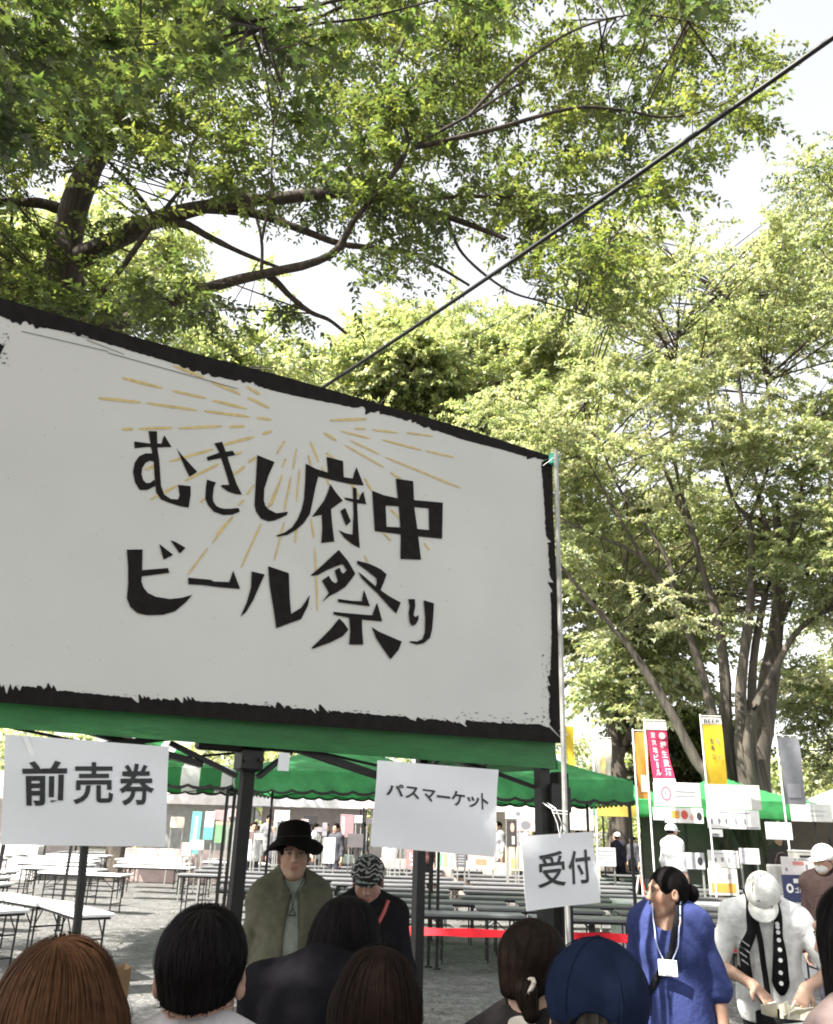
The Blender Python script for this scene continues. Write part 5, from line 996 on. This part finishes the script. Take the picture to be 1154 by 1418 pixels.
def strap(P, pts, wx, wy, m, name='strap', S=None, out=.004, parent=None):
    pp = spline(pts, 30)
    if S is not None:
        for _ in range(3): d = S.ev(pp); g = S.grad(pp); pp = pp - g * (d - out)[:, None]
        nn = S.grad(pp)
    else: nn = np.tile([0, 1.0, 0], (len(pp), 1))
    T = unit(np.gradient(pp, axis=0)); sd = unit(np.cross(T, nn)); w_ = None if np.ndim(wx) else np.full(len(pp), wx / 2)
    if np.ndim(wx): w_ = np.interp(np.linspace(0, 1, len(pp)), np.linspace(0, 1, len(wx)), np.array(wx) / 2)
    A = [pp + sd * w_[:, None] + nn * wy, pp - sd * w_[:, None] + nn * wy, pp - sd * w_[:, None] - nn * wy * .3, pp + sd * w_[:, None] - nn * wy * .3]; V = np.stack(A, 1).reshape(-1, 3); i = np.arange(len(pp) * 4).reshape(-1, 4)
    F = np.concatenate([np.stack([i[:-1, k], i[:-1, (k + 1) % 4], i[1:, (k + 1) % 4], i[1:, k]], 1) for k in range(4)]); return vfmesh(name, V, F, m, parent or P.root, smooth=False)
def toworld(P, v): return Rz(P.rz) @ np.array(v) + P.loc
def tolocal(P, w_): return Rz(-P.rz) @ (np.array(w_) - P.loc)
# ------------------------------------------------------------------ the people
HB = (.0065, .0055, .0055); HBR = (.045, .022, .011); HDB = (.011, .007, .005)
up_ = np.array([0, 0, 1.0])
def face_cam(p): return math.atan2(p[1], p[0]) + pi / 2      # rz that turns +Y towards the camera
# olive jacket, black bucket hat
hd = at(407, 1186, 4.9)
P = Person('person in a black bucket hat and olive jacket standing under the near tent', hd, face_cam(hd) + pi - pi + .12, hyaw=-.05, hpitch=.08, hroll=.05, sw=.35, arms={
    1: ((.075, -.03, -.26), (-.16, .18, -.07), (-1, .5, .05), (0, -.2, 1), .5), -1: ((-.075, -.03, -.26), (.16, .19, -.06), (1, .5, .0), (0, -.2, 1), .5)}, skin=(.36, .225, .16))
P.body()
P.trousers(fabric((.03, .03, .032)))
S = SDF(); P.torso(S, .01); S.cut((0, 0, -1), -(P.pe[2] - .02)); P.garment('shirt', S, fabric((.24, .26, .22)), .004, 2, fr=36)
S = SDF(); P.torso(S, .034)
for q in (-1, 1): P.sleeve(S, q, 1.93, .066, .047, k=.05)
S.cone(P.nb + (0, -.015, .055), P.nb + (0, .0, .03), .075, .085, k=.03)
S.ell(P.L((0, .015, -.13)), (.058, .075, .1), k=.012, op=1)
S.ell((P.ch + P.wa) / 2 + (-.005, .215, -.05), (.055, .165, .46), k=.01, op=1); S.cut((0, 0, -1), -(P.pe[2] - .06))
for q in (-1, 1): S.cone(P.nb + (q * .066, .03, .05), P.nb + (q * .052, .128, -.035), .014, .02, k=.006); S.cone(P.nb + (q * .052, .128, -.03), P.nb + (q * .08, .125, -.065), .017, .011, k=.006)
P.garment('jacket', S, fabric((.1, .097, .068)), .007, 4, fr=26)
P.hairstyle('short', HB, 3, 900)
mb = MB(); ring = []; nn_ = 40
prof = [(.001, .139), (.05, .137), (.079, .127), (.09, .108), (.094, .08), (.097, .05), (.099, .043), (.125, .03), (.15, .008), (.168, -.012), (.166, -.016), (.148, .003), (.122, .025), (.096, .037), (.09, .05)]
V = []
for i in range(nn_):
    a = 2 * pi * i / nn_
    for r_, z_ in prof: wv = (.012 * sin(3 * a + .6) + .008 * sin(2 * a)) * max(0, (r_ - .1) / .06) * 1.3; r_ = r_ if r_ < .1 else (.1 + (r_ - .1) * .92); V.append(P.L((r_ * 1.0 * sin(a), -.012 + r_ * 1.12 * cos(a), z_ + .045 + wv + .012 * cos(a) * (r_ - .09) * -6)))
K = len(prof); mb.add(V, [(i * K + j, ((i + 1) % nn_) * K + j, ((i + 1) % nn_) * K + j + 1, i * K + j + 1) for i in range(nn_) for j in range(K - 1)])
hat = mb.build('bucket_hat', fabric((.012, .0105, .01)), P.root, True)
mb = MB(); mb.tube([P.L((.0972 * sin(2 * pi * i / 30), -.012 + .0972 * 1.12 * cos(2 * pi * i / 30), .097)) for i in range(31)], .004, 6); mb.build('hat_band', fabric((.03, .028, .027)), hat)
mb = MB(); z1 = P.nb[2]; mb.tube([P.L((q, .03, -.05)) if False else P.L((q * 1.0, .02, -.075)) for q in (-.066,)] + [P.L((-.05, .05, -.12)), P.nb + np.array([-.012, .125, -.03]), P.nb + np.array([0, .15, -.09])], .0022, 5)
mb.tube([P.L((.066, .02, -.075)), P.L((.05, .05, -.12)), P.nb + np.array([.012, .125, -.03]), P.nb + np.array([0, .15, -.09])], .0022, 5)
tri_ = [P.nb + np.array([-.018, .152, -.128]), P.nb + np.array([.018, .152, -.128]), P.nb + np.array([0, .15, -.09])]
for a_, b_ in ((0, 1), (1, 2), (2, 0)): mb.tube([tri_[a_], tri_[b_]], .003, 5)
mb.build('chin_cord', M['black_metal'], P.root)
# patterned cap, dark clothes, looking down
hd = at(510, 1222, 5.2)
P = Person('person in a black and white patterned cap looking down beside the olive jacket', hd, face_cam(hd) + .1, hyaw=-.2, hpitch=-.3, off=(0, .05), drop=.03, sw=.4, arms={
    1: ((.07, .0, -.28), (-.1, .2, -.06), (-.8, .8, .1), (0, -.3, 1), .5), -1: ((-.07, 0, -.28), (.12, .2, -.04), (.8, .7, .1), (0, -.3, 1), .5)}, skin=(.36, .22, .165))
P.body(); P.trousers(fabric((.02, .02, .022)))
S = SDF(); P.torso(S, .03)
for q in (-1, 1): P.sleeve(S, q, 1.85, .068, .045)
S.cone(P.nb + (0, -.01, .06), P.nb + (0, 0, .02), .066, .075, k=.03); S.ell(P.L((0, .02, -.13)), (.05, .06, .08), k=.01, op=1); S.cut((0, 0, -1), -(P.pe[2] - .08)); P.garment('jacket', S, fabric((.016, .015, .017)), .006, 5)
P.hairstyle('short', HB, 8, 600)
m = mat('patterned_cloth', (.6, .6, .58), .8, .1, 10); n = m.node_tree.nodes; l = m.node_tree.links
tc = n.new('ShaderNodeTexCoord'); wv = n.new('ShaderNodeTexWave'); wv.inputs['Scale'].default_value = 11; wv.inputs['Distortion'].default_value = 9; wv.inputs['Detail'].default_value = 1.5; wv.inputs['Detail Scale'].default_value = 2.2; wv.bands_direction = 'Z'; l.new(tc.outputs['Object'], wv.inputs[0])
rp = n.new('ShaderNodeValToRGB'); rp.color_ramp.interpolation = 'CONSTANT'; rp.color_ramp.elements[0].color = (.012, .012, .012, 1); rp.color_ramp.elements[1].color = (.34, .33, .32, 1); rp.color_ramp.elements[1].position = .68; l.new(wv.outputs[1], rp.inputs[0]); l.new(rp.outputs[0], n['Principled BSDF'].inputs['Base Color'])
baseball_cap(P, m, True, .004, 'patterned_cap', .055, .042)
St = SDF(); P.torso(St, .032)
strap(P, [P.sh[-1] + (.05, .05, .06), P.ch + (-.02, .2, .02), P.wa + (.12, .2, .05)], .02, .004, paint((.45, .1, .09)), 'red_strap', St); strap(P, [P.nb + (.05, .06, .03), P.ch + (.05, .2, .0), P.wa + (.02, .2, .08)], .008, .003, paint(WHITE), 'lanyard', St)
mb = MB(); c = (P.wr[1] + P.wr[-1]) / 2 + np.array([-.03, .1, .02]); mb.box(c, (.12, .02, .09), .3, .004); mb.box(c + (.02, .01, .05), (.07, .015, .08), -.3, .004); mb.build('paper_slips', M['paper'], P.root)
# woman in the blue tunic
hd = at(924, 1238, 4.85)
P = Person('woman in a blue puff-sleeved tunic with a name badge, looking left', hd, face_cam(hd) - .12, hyaw=-1.05, hpitch=.02, off=(0, .02), drop=.05, sw=.36, fem=True, stout=1.0, arms={
    1: ((.06, -.02, -.29), (.02, .03, -.24), (0, .15, -1), (-1, 0, 0), .4), -1: ((-.07, -.02, -.29), (-.02, .05, -.24), (0, .15, -1), (1, 0, 0), .4)}, skin=(.3, .18, .125), h=.006)
P.body(); P.trousers(fabric((.03, .03, .035)))
BL = fabric((.034, .046, .14))
S = SDF(); P.torso(S, .03); S.ell(P.pe + (0, .01, -.02), (.178, .135, .42), k=.06)
for q in (-1, 1):
    a, b, c = P.sh[q], P.el[q], P.wr[q]; S.cone(a, a + (b - a) * .3, .06, .06, k=.04); S.cone(a + (b - a) * .25, b, .06, .07, k=.01); S.cone(b, b + (c - b) * .04, .07, .062, k=.02); S.cone(b + (c - b) * .04, b + (c - b) * .12, .062, .044, k=.012)
S.ell(P.L((0, .0, -.13)) * np.array([0, 0, 1]) + np.array([P.nb[0], P.nb[1] + .045, 0]), (.092, .1, .075), k=.012, op=1); S.cut((0, 0, -1), -(P.pe[2] - .24)); P.garment('tunic', S, BL, .006, 6, fr=18, zst=.4)
P.hairstyle('tied', HB, 4, 3600, .0016)
S = SDF(); S.ell(P.L((.0, -.128, .008)), (.044, .04, .042), k=.02); P.hair(S, HB, 900, .07, .0016, crown=(0, -.08, .01), seed=5, name='hair_bun')
St = SDF(); P.torso(St, .036); St.ell(P.pe + (0, .01, -.02), (.184, .141, .43), k=.06)
strap(P, [P.sh[-1] + (.085, -.06, .06), P.sh[-1] + (.085, .0, .085), P.sh[-1] + (.1, .09, .02), P.ch + (-.01, .2, -.02), P.wa + (.08, .2, .04), P.pe + (.17, .16, .1), P.pe + (.22, .06, .05)], .03, .004, fabric((.014, .014, .016)), 'crossbody_strap', St, .01)
for q in (-1, 1): strap(P, [P.nb + (q * .06, .0, .08), P.nb + (q * .065, .06, .03), P.ch + (q * .06, .2, .06), P.wa + (.0 + q * .025, .22, .14)], .006, .002, paint((.45, .5, .7)), 'lanyard', St, .012)
c = P.wa + np.array([.0, .195, .105]); mb = MB(); mb.box(c, (.092, .006, .074), 0, .003); b_ = mb.build('name_badge', M['white_plastic'], P.root)
mb = MB()
for i in range(3): mb.box(c + (random.uniform(-.005, .005), .0045, .012 - .02 * i), (.06 - .012 * i, .002, .004))
mb.box(c + (0, .0045, .031), (.086, .002, .006)); mb.build('badge_print', paint((.3, .36, .45)), b_)
# person in the pale cap with loose neckties, hands in a black bag
hd = at(1058, 1244, 5.3)
P = Person('person in pale cap and grey t-shirt with dark neckties reaching into a bag', hd, face_cam(hd) + .05, hyaw=-.15, hpitch=-.8, off=(0, .15), drop=.09, sw=.43, stout=1.04, arms={
    1: ((.13, .0, -.25), (-.19, .18, -.08), (-.6, .6, -.5), (.2, -.3, -1), .4), -1: ((-.16, .02, -.24), (.17, .19, -.08), (.45, .55, -.7), (.2, -.5, -.6), .4)}, skin=(.36, .23, .165), h=.0055)
P.body(); P.trousers(fabric((.012, .012, .013)))
TS = fabric((.66, .66, .64))
S = SDF(); P.torso(S, .028); S.ell(P.pe + (0, .01, .05), (.18, .135, .3), k=.06)
for q in (-1, 1): P.sleeve(S, q, .98, .07, .076)
S.ell(P.nb + (0, .05, .06), (.075, .085, .06), k=.012, op=1); S.cut((0, 0, -1), -(P.pe[2] - .1)); P.garment('t_shirt', S, TS, .008, 7, fr=18)
P.hairstyle('short', HB, 9, 700)
baseball_cap(P, fabric((.58, .58, .54)), True, .0, 'cap', .06, .012)
mb = MB(); fl = [(-.014, .006), (-.004, -.004), (.016, -.008), (.004, .002), (-.008, .008)]; SC_ = SDF().ell(P.L((0, -.016, .04)), (.0985, .115, .102), P.hR())
pts = [P.L((x + .02, .1, .085 + z)) for x, z in fl]; 
for _ in range(3): pts = [p_ - SC_.grad(p_[None])[0] * (SC_.ev(p_[None])[0] - .0035) for p_ in pts]
mb.add(pts, [tuple(range(5))]); mb.build('cap_emblem', paint((.05, .05, .05)), P.root)
St = SDF(); P.torso(St, .036); St.ell(P.pe + (0, .01, .05), (.186, .141, .31), k=.06)
tie = strap(P, [P.nb + (-.055, .03, .06), P.nb + (-.06, .09, -.02), P.ch + (-.06, .2, .04), P.wa + (-.055, .22, .1), P.wa + (-.05, .22, -.04), P.wa + (-.05, .23, -.1)], [.04, .04, .05, .075, .095, .02], .004, fabric((.013, .013, .014)), 'dotted_necktie', St, .012)
mb = MB()
tl_ = spline([P.ch + (-.06, .2, .1), P.ch + (-.06, .2, .04), P.wa + (-.055, .22, .1), P.wa + (-.05, .22, -.04)], 8)
for p_ in tl_:
    for _ in range(3): p_ = p_ - St.grad(p_[None])[0] * (St.ev(p_[None])[0] - .0195)
    mb.add([p_ + np.array([.0115 * cos(t * pi / 6), 0, .0115 * sin(t * pi / 6)]) for t in range(12)], [tuple(range(12))])
mb.build('dots', paint(WHITE), tie)
tie = strap(P, [P.nb + (.07, -.02, .09), P.nb + (.075, .06, .03), P.ch + (.1, .19, .05), P.wa + (.15, .18, .12), P.wa + (.17, .17, -.02), P.wa + (.165, .17, -.05)], [.05, .045, .05, .065, .07, .02], .004, fabric((.013, .013, .014)), 'striped_necktie', St, .012)
mb = MB()
for z_ in (.02, .06, .1, .14):
    pts = [P.wa + (.115, .2, z_), P.wa + (.19, .17, z_ + .035), P.wa + (.19, .17, z_ + .044), P.wa + (.115, .2, z_ + .009)]
    for _ in range(3): pts = [p_ - St.grad(p_[None])[0] * (St.ev(p_[None])[0] - .0195) for p_ in pts]
    mb.add(pts, [(0, 1, 2, 3)])
mb.build('stripes', paint(LG), tie)
strap(P, [P.nb + (.07, .0, .08), P.nb + (.06, .08, .0), P.ch + (.055, .2, .0), P.wa + (.05, .22, .05), P.pe + (.04, .22, .05)], .03, .004, fabric((.012, .012, .013)), 'black_strap', St, .008)
strap(P, [P.wa + (.19, .08, .02), P.wa + (.14, .19, -.06), P.pe + (.06, .23, -.0)], .035, .004, fabric((.012, .012, .013)), 'bag_strap', St, .012)
# the open bag, its contents
cw = toworld(P, (P.wr[1] + P.wr[-1]) / 2 + np.array([-.02, .12, -.1])); o = empty('shoulder_bag', cw - up_ * .28, P.rz, 'open black bag with paper inside below the hands of the pale cap wearer', 'bag')
V = []; nb_ = 28
for zz, sx, sy in ((0, .13, .06), (.02, .145, .07), (.12, .155, .085), (.22, .16, .09), (.27, .165, .095), (.265, .155, .085), (.2, .148, .078), (.05, .135, .062)):
    for i in range(nb_): a = 2 * pi * i / nb_; e_ = .5; V.append((sx * np.sign(cos(a)) * abs(cos(a)) ** e_ * (1 + .03 * sin(zz * 40 + a * 3)), sy * np.sign(sin(a)) * abs(sin(a)) ** e_ * (1 + .05 * sin(a * 5 + zz * 20)), zz + .008 * sin(3 * a) * (zz > .2)))
mb = MB().add(V, [(j * nb_ + i, j * nb_ + (i + 1) % nb_, (j + 1) * nb_ + (i + 1) % nb_, (j + 1) * nb_ + i) for j in range(7) for i in range(nb_)] + [tuple(range(nb_))[::-1], tuple(7 * nb_ + i for i in range(nb_))])
mb.build('body', fabric((.012, .012, .013)), o, True)
mb = MB()
mb.tube(spline([(-.13, .1, .24), (-.17, .11, .2), (-.18, .11, .1), (-.15, .1, .03)], 12), .012, 8); mb.tube([(-.12, .104, .16), (-.07, .106, .15), (-.06, .106, .07), (-.1, .104, .06)], .006, 6); mb.build('handle', paint(LG), o)
mb = MB(); rr = np.random.default_rng(3)
for i in range(7):
    c = np.array([rr.uniform(-.1, .1), rr.uniform(-.03, .05), .255 + rr.uniform(0, .03)]); a = rr.uniform(-.6, .6); mb.box(c, (.09, .006, .09), a, .001, M=Matrix.Rotation(rr.uniform(-1.1, 1.1), 3, 'X') @ Matrix.Rotation(a, 3, 'Z'))
mb.build('paper_inside', paint((.62, .58, .46)), o)
# brown-haired woman, lower left
hd = at(80, 1428, 1.55)
P = Person('woman with shoulder-length brown hair seen from behind at the lower left corner', hd, -.12, hyaw=.1, hroll=-.05, sw=.34, fem=True, hs=1.02)
P.body(); P.trousers(fabric((.05, .05, .06))); S = SDF(); P.torso(S, .025)
for q in (-1, 1): P.sleeve(S, q, 1.8, .065, .045)
S.ell(P.nb + (0, .04, .07), (.07, .08, .06), k=.012, op=1); S.cut((0, 0, -1), -(P.pe[2] - .08)); P.garment('blouse', S, fabric((.2, .17, .14)), .006, 8)
P.hairstyle('bob', (.06, .028, .014), 11, 9500, .0011)
c = at(146, 1350, 1.85); o = empty('paper_bag', c - up_ * .3, .5, 'tan paper corner sticking up beside the brown hair at lower left', 'paper bag')
mb = MB(); V = [(x * .42, y * .6, z) for x, y, z in [(-.1, -.05, 0), (.1, -.05, 0), (.1, .05, 0), (-.1, .05, 0), (-.105, -.055, .29), (.1, -.05, .315), (.1, .05, .315), (-.105, .055, .285), (-.1, -.05, .282), (.095, -.045, .3), (.095, .045, .3), (-.1, .05, .278)]]
mb.add(V, [(3, 2, 1, 0), (0, 1, 5, 4), (1, 2, 6, 5), (2, 3, 7, 6), (3, 0, 4, 7), (4, 5, 9, 8), (5, 6, 10, 9), (6, 7, 11, 10), (7, 4, 8, 11)]); mb.build('body', fabric((.2, .13, .075)), o)
mb = MB(); mb.tube(spline([(-.02, -.035, .26), (-.02, -.045, .2), (0, -.05, .17), (.02, -.045, .2), (.02, -.034, .27)], 14), .003, 5); mb.build('handle', fabric((.2, .13, .075)), o)
# man with short black hair
hd = at(278, 1356, 1.9)
P = Person('man with short black hair and light collar seen from behind, left of the leaning woman', hd, .1, hyaw=-.04, sw=.4, skin=(.33, .2, .145), hs=1.0)
P.body(); P.trousers(fabric((.03, .03, .04))); S = SDF(); P.torso(S, .028)
for q in (-1, 1): P.sleeve(S, q, 1.85, .068, .045)
S.cone(P.nb + (0, -.012, .05), P.nb + (0, 0, .02), .066, .074, k=.02); S.ell(P.nb + (0, .03, .1), (.058, .07, .06), k=.01, op=1); S.cut((0, 0, -1), -(P.pe[2] - .08)); P.garment('shirt', S, fabric((.4, .38, .38)), .006, 9)
P.hairstyle('short', HB, 12, 9000, .0011)
# woman leaning in black
hd = at(480, 1312, 2.75)
P = Person('woman with long black hair in a black jacket leaning towards the tent', hd, -.38, hyaw=-.35, hpitch=-.3, off=(.06, .2), drop=.07, sw=.46, fem=True, stout=1.1)
P.body(); P.trousers(fabric((.012, .012, .014))); S = SDF(); P.torso(S, .035)
for q in (-1, 1): P.sleeve(S, q, 1.9, .08, .055)
S.cone(P.nb + (0, -.012, .04), P.nb + (0, 0, .02), .07, .08, k=.03); S.cut((0, 0, -1), -(P.pe[2] - .1)); P.garment('jacket', S, fabric((.007, .0065, .008)), .01, 10, fr=20)
P.hairstyle('long', HB, 13, 8000, .0011)
# dark brown hair woman
hd = at(520, 1404, 2.1)
P = Person('woman with smooth dark brown hair seen from behind at bottom centre', hd, .05, hyaw=.08, hroll=.03, sw=.34, fem=True)
P.body(); P.trousers(fabric((.03, .03, .04))); S = SDF(); P.torso(S, .028)
for q in (-1, 1): P.sleeve(S, q, 1.85, .066, .045)
S.cut((0, 0, -1), -(P.pe[2] - .08)); P.garment('cardigan', S, fabric((.03, .024, .022)), .006, 12)
P.hairstyle('long', (.013, .0075, .0055), 14, 9500, .0011)
# dark hair tied, dark jacket with white collar
hd = at(743, 1351, 2.5)
P = Person('person with tied dark hair and a pale collar seen from behind', hd, -.6, hyaw=-.2, hpitch=-.06, sw=.38, skin=(.38, .235, .17))
P.body(); P.trousers(fabric((.03, .03, .04))); S = SDF(); P.torso(S, .034)
for q in (-1, 1): P.sleeve(S, q, 1.9, .075, .05)
S.ell(P.nb + (0, .02, .1), (.068, .08, .06), k=.012, op=1); S.cut((0, 0, -1), -(P.pe[2] - .08)); P.garment('jacket', S, fabric((.02, .018, .018)), .008, 13)
S = SDF(); S.cone(P.nb + (0, -.012, .03), P.nb + (0, .0, .05), .07, .058, k=.02); S.ell(P.nb + (0, .01, .1), (.056, .06, .05), k=.008, op=1); P.garment('collar', S, fabric((.36, .33, .29)), .002, 3)
P.hairstyle('tied', HDB, 15, 4500, .0015)
S = SDF(); S.cone(P.L((.045, -.1, -.03)), P.L((.065, -.105, -.075)), .03, .016, k=.02); P.hair(S, HDB, 500, .06, .0015, crown=(.04, -.08, 0), seed=6, name='ponytail')
mb = MB(); mb.tube([P.L((.05 + .024 * cos(t), -.108 + .012 * sin(t), -.02 + .018 * sin(t) + .012 * cos(t))) for t in np.linspace(0, 2 * pi, 16)], .006, 6); mb.build('hair_tie', paint((.35, .3, .26)), P.root)
# navy cap
hd = at(828, 1411, 2.0)
P = Person('person in a navy cap with black back strap seen from behind', hd, -.18, hyaw=-.1, hroll=.06, sw=.38, hs=1.08)
P.body(); P.trousers(fabric((.03, .03, .04))); S = SDF(); P.torso(S, .028)
for q in (-1, 1): P.sleeve(S, q, 1.85, .07, .048)
S.cut((0, 0, -1), -(P.pe[2] - .08)); P.garment('jacket', S, fabric((.035, .04, .05)), .006, 14)
S = P.capsdf(-.003); S.ell(P.L((0, -.03, -.03)), (.08, .08, .08), P.hR(), k=.03); P.face_off(S); P.hair(S, (.05, .042, .035), 3500, .14, .0016, crown=(0, -.02, .1), seed=16, down=.9, lift=.004)
NV = fabric((.009, .014, .032), 'cap', .1); cp = baseball_cap(P, NV, True, .003, 'navy_cap', .08, -.012, .02, True, h=.0035)
mb = MB(); mb.tube(spline([P.L((.112 * sin(a) * .84, -.016 - .116 * cos(a), -.006 + .004 * cos(a))) for a in np.linspace(-.9, .9, 9)], 24), .0085, 6); mb.tube(spline([P.L((.048 * cos(a), -.125 + .02 * sin(a) ** 2, -.012 + .047 * sin(a))) for a in np.linspace(.1, pi - .1, 11)], 24), .004, 6); mb.build('back_strap', fabric((.012, .012, .014)), cp)
# dark hair at the right edge
hd = at(1190, 1306, 2.25)
P = Person('person with chin-length dark hair cut by the right picture edge', hd, .5, hyaw=.1, sw=.34, fem=True)
P.body(); P.trousers(fabric((.05, .04, .04))); S = SDF(); P.torso(S, .024)
for q in (-1, 1): P.sleeve(S, q, .8, .07, .066)
S.ell(P.nb + (0, .04, .07), (.08, .09, .06), k=.012, op=1); S.cut((0, 0, -1), -(P.pe[2] - .08)); P.garment('blouse', S, fabric((.2, .15, .14)), .006, 15); P.hairstyle('bob', HB, 17, 3800, .0016)
c = at(1112, 1416, 2.4); o = empty('paper_sheet', c, .3, 'white sheet of paper low in the bottom right corner', 'paper'); mb = MB(); mb.box((0, 0, -.02), (.2, .14, .004), .2, .001); mb.build('sheet', M['paper'], o); mb = MB()
for i in range(4): mb.box((-.01, -.04 + i * .025, -.0165), (.12, .005, .002), .2)
mb.build('print', paint(LG), o)
# person with white cap and brown jacket by the navy cloth
hd = at(1141, 1192, 8.2)
P = Person('person in white cap, white mask and brown jacket by the navy cloth sign', hd, face_cam(hd) - .35, hyaw=-.2, hpitch=-.05, sw=.4, h=.009)
P.body(); P.trousers(fabric((.03, .03, .04))); S = SDF(); P.torso(S, .035)
for q in (-1, 1): P.sleeve(S, q, 1.9, .075, .05)
S.cut((0, 0, -1), -(P.pe[2] - .08)); P.garment('jacket', S, fabric((.028, .019, .018)), .008, 18); P.hairstyle('short', HB, 19, 900); baseball_cap(P, fabric((.6, .58, .55)), True, .003, 'cap', .06, .01)
S = SDF(); S.ell(P.L((0, .045, -.06)), (.058, .062, .05), P.hR()); S.ell(P.L((0, -.04, -.02)), (.09, .075, .12), P.hR(), k=.004, op=1); P.garment('mask', S, paint((.62, .6, .57)), 0, 1, .006)
# ---- far people: four builds, repeated in their own clothes
def far(label, hd, rz, top, legs_, hair_, H=None, cap=None, step=.0, h=.014, group=None):
    P = Person(label, hd, rz, sw=.38, h=h, step=step, group=group); P.body(); P.trousers(fabric(legs_), .016)
    S = SDF(); P.torso(S, .03)
    for q in (-1, 1): P.sleeve(S, q, 1.5, .07, .05)
    S.cut((0, 0, -1), -(P.pe[2] - .08)); P.garment('shirt', S, fabric(top), .005, 20)
    P.hairstyle('short', hair_, 21, 150)
    if cap: baseball_cap(P, fabric(cap), True, .003, 'cap', .06, .01, h=.008)
    return P
GP = 'people around the far stalls'
hd = at(856, 1160, 25); far('person in dark clothes walking between the stalls beside the A-shaped stand', hd, -.9, (.03, .03, .045), (.025, .025, .035), HB, cap=(.6, .58, .55), step=.2)
hd = at(931, 1152, 15.6); far('person in white with a white cap serving at the sign board booth', hd, -1.0, (.68, .68, .68), (.6, .6, .6), HB, cap=(.66, .66, .65), h=.011)
hd = at(1078, 1163, 18.6); far('person in dark clothes inside the green booth tent', hd, pi, (.05, .04, .04), (.03, .03, .03), HB)
vars_ = [far('person in grey standing behind the pinkish stall sign', at(722, 1146, 23), 2.8, (.22, .22, .23), (.05, .05, .06), HB, group=GP), far('person in white standing behind the bucket hat wearer', at(352, 1146, 21.5), 3.4, (.6, .6, .6), (.04, .04, .05), HDB, group=GP), far('person in dark clothes behind the patterned cap', at(466, 1148, 22), 2.5, (.06, .06, .07), (.04, .04, .05), HB, group=GP), far('person in a reddish top under the middle sheet', at(592, 1150, 22.4), 3.6, (.13, .06, .06), (.05, .05, .06), HB, group=GP)]
for i, (pxx, Y, v, lab) in enumerate(((372, 24.6, 0, 'person in grey just left of the bucket hat'), (438, 24, 1, 'person in white right of the bucket hat'), (452, 25.2, 2, 'person in dark clothes between two tent legs'), (540, 24, 1, 'person in white at the dull red stall'), (655, 24.5, 2, 'person in dark clothes near the pale orange stall'), (690, 23.5, 0, 'person in grey at the pale orange stall'), (735, 23, 3, 'person in a reddish top near the corner post'), (800, 24, 2, 'person in dark clothes behind the reception sheet'), (893, 21.5, 2, 'person in dark clothes below the orange flag'), (900, 23, 3, 'person in a reddish top below the pink flag'))):
    c_ = copy_tree(vars_[v].root); q = at(pxx, 1150, Y); c_.location = (q[0], Y, 0); c_.rotation_euler = (0, 0, random.uniform(1.6, 4.6)); tag(c_, lab, 'person', GP)

for i in range(16):
    c_ = copy_tree(vars_[(0, 2, 3, 2, 1, 2, 0, 3)[i % 8]].root); q = at(rng.uniform(236, 880), 1150, rng.uniform(23.5, 30)); c_.location = (q[0], q[1], 0); c_.rotation_euler = (0, 0, rng.uniform(0, 6.2)); c_.scale = (1, 1, rng.uniform(.93, 1.05)); tag(c_, 'passer-by among the far stalls under the green tents', 'person', 'passers-by among the far stalls')
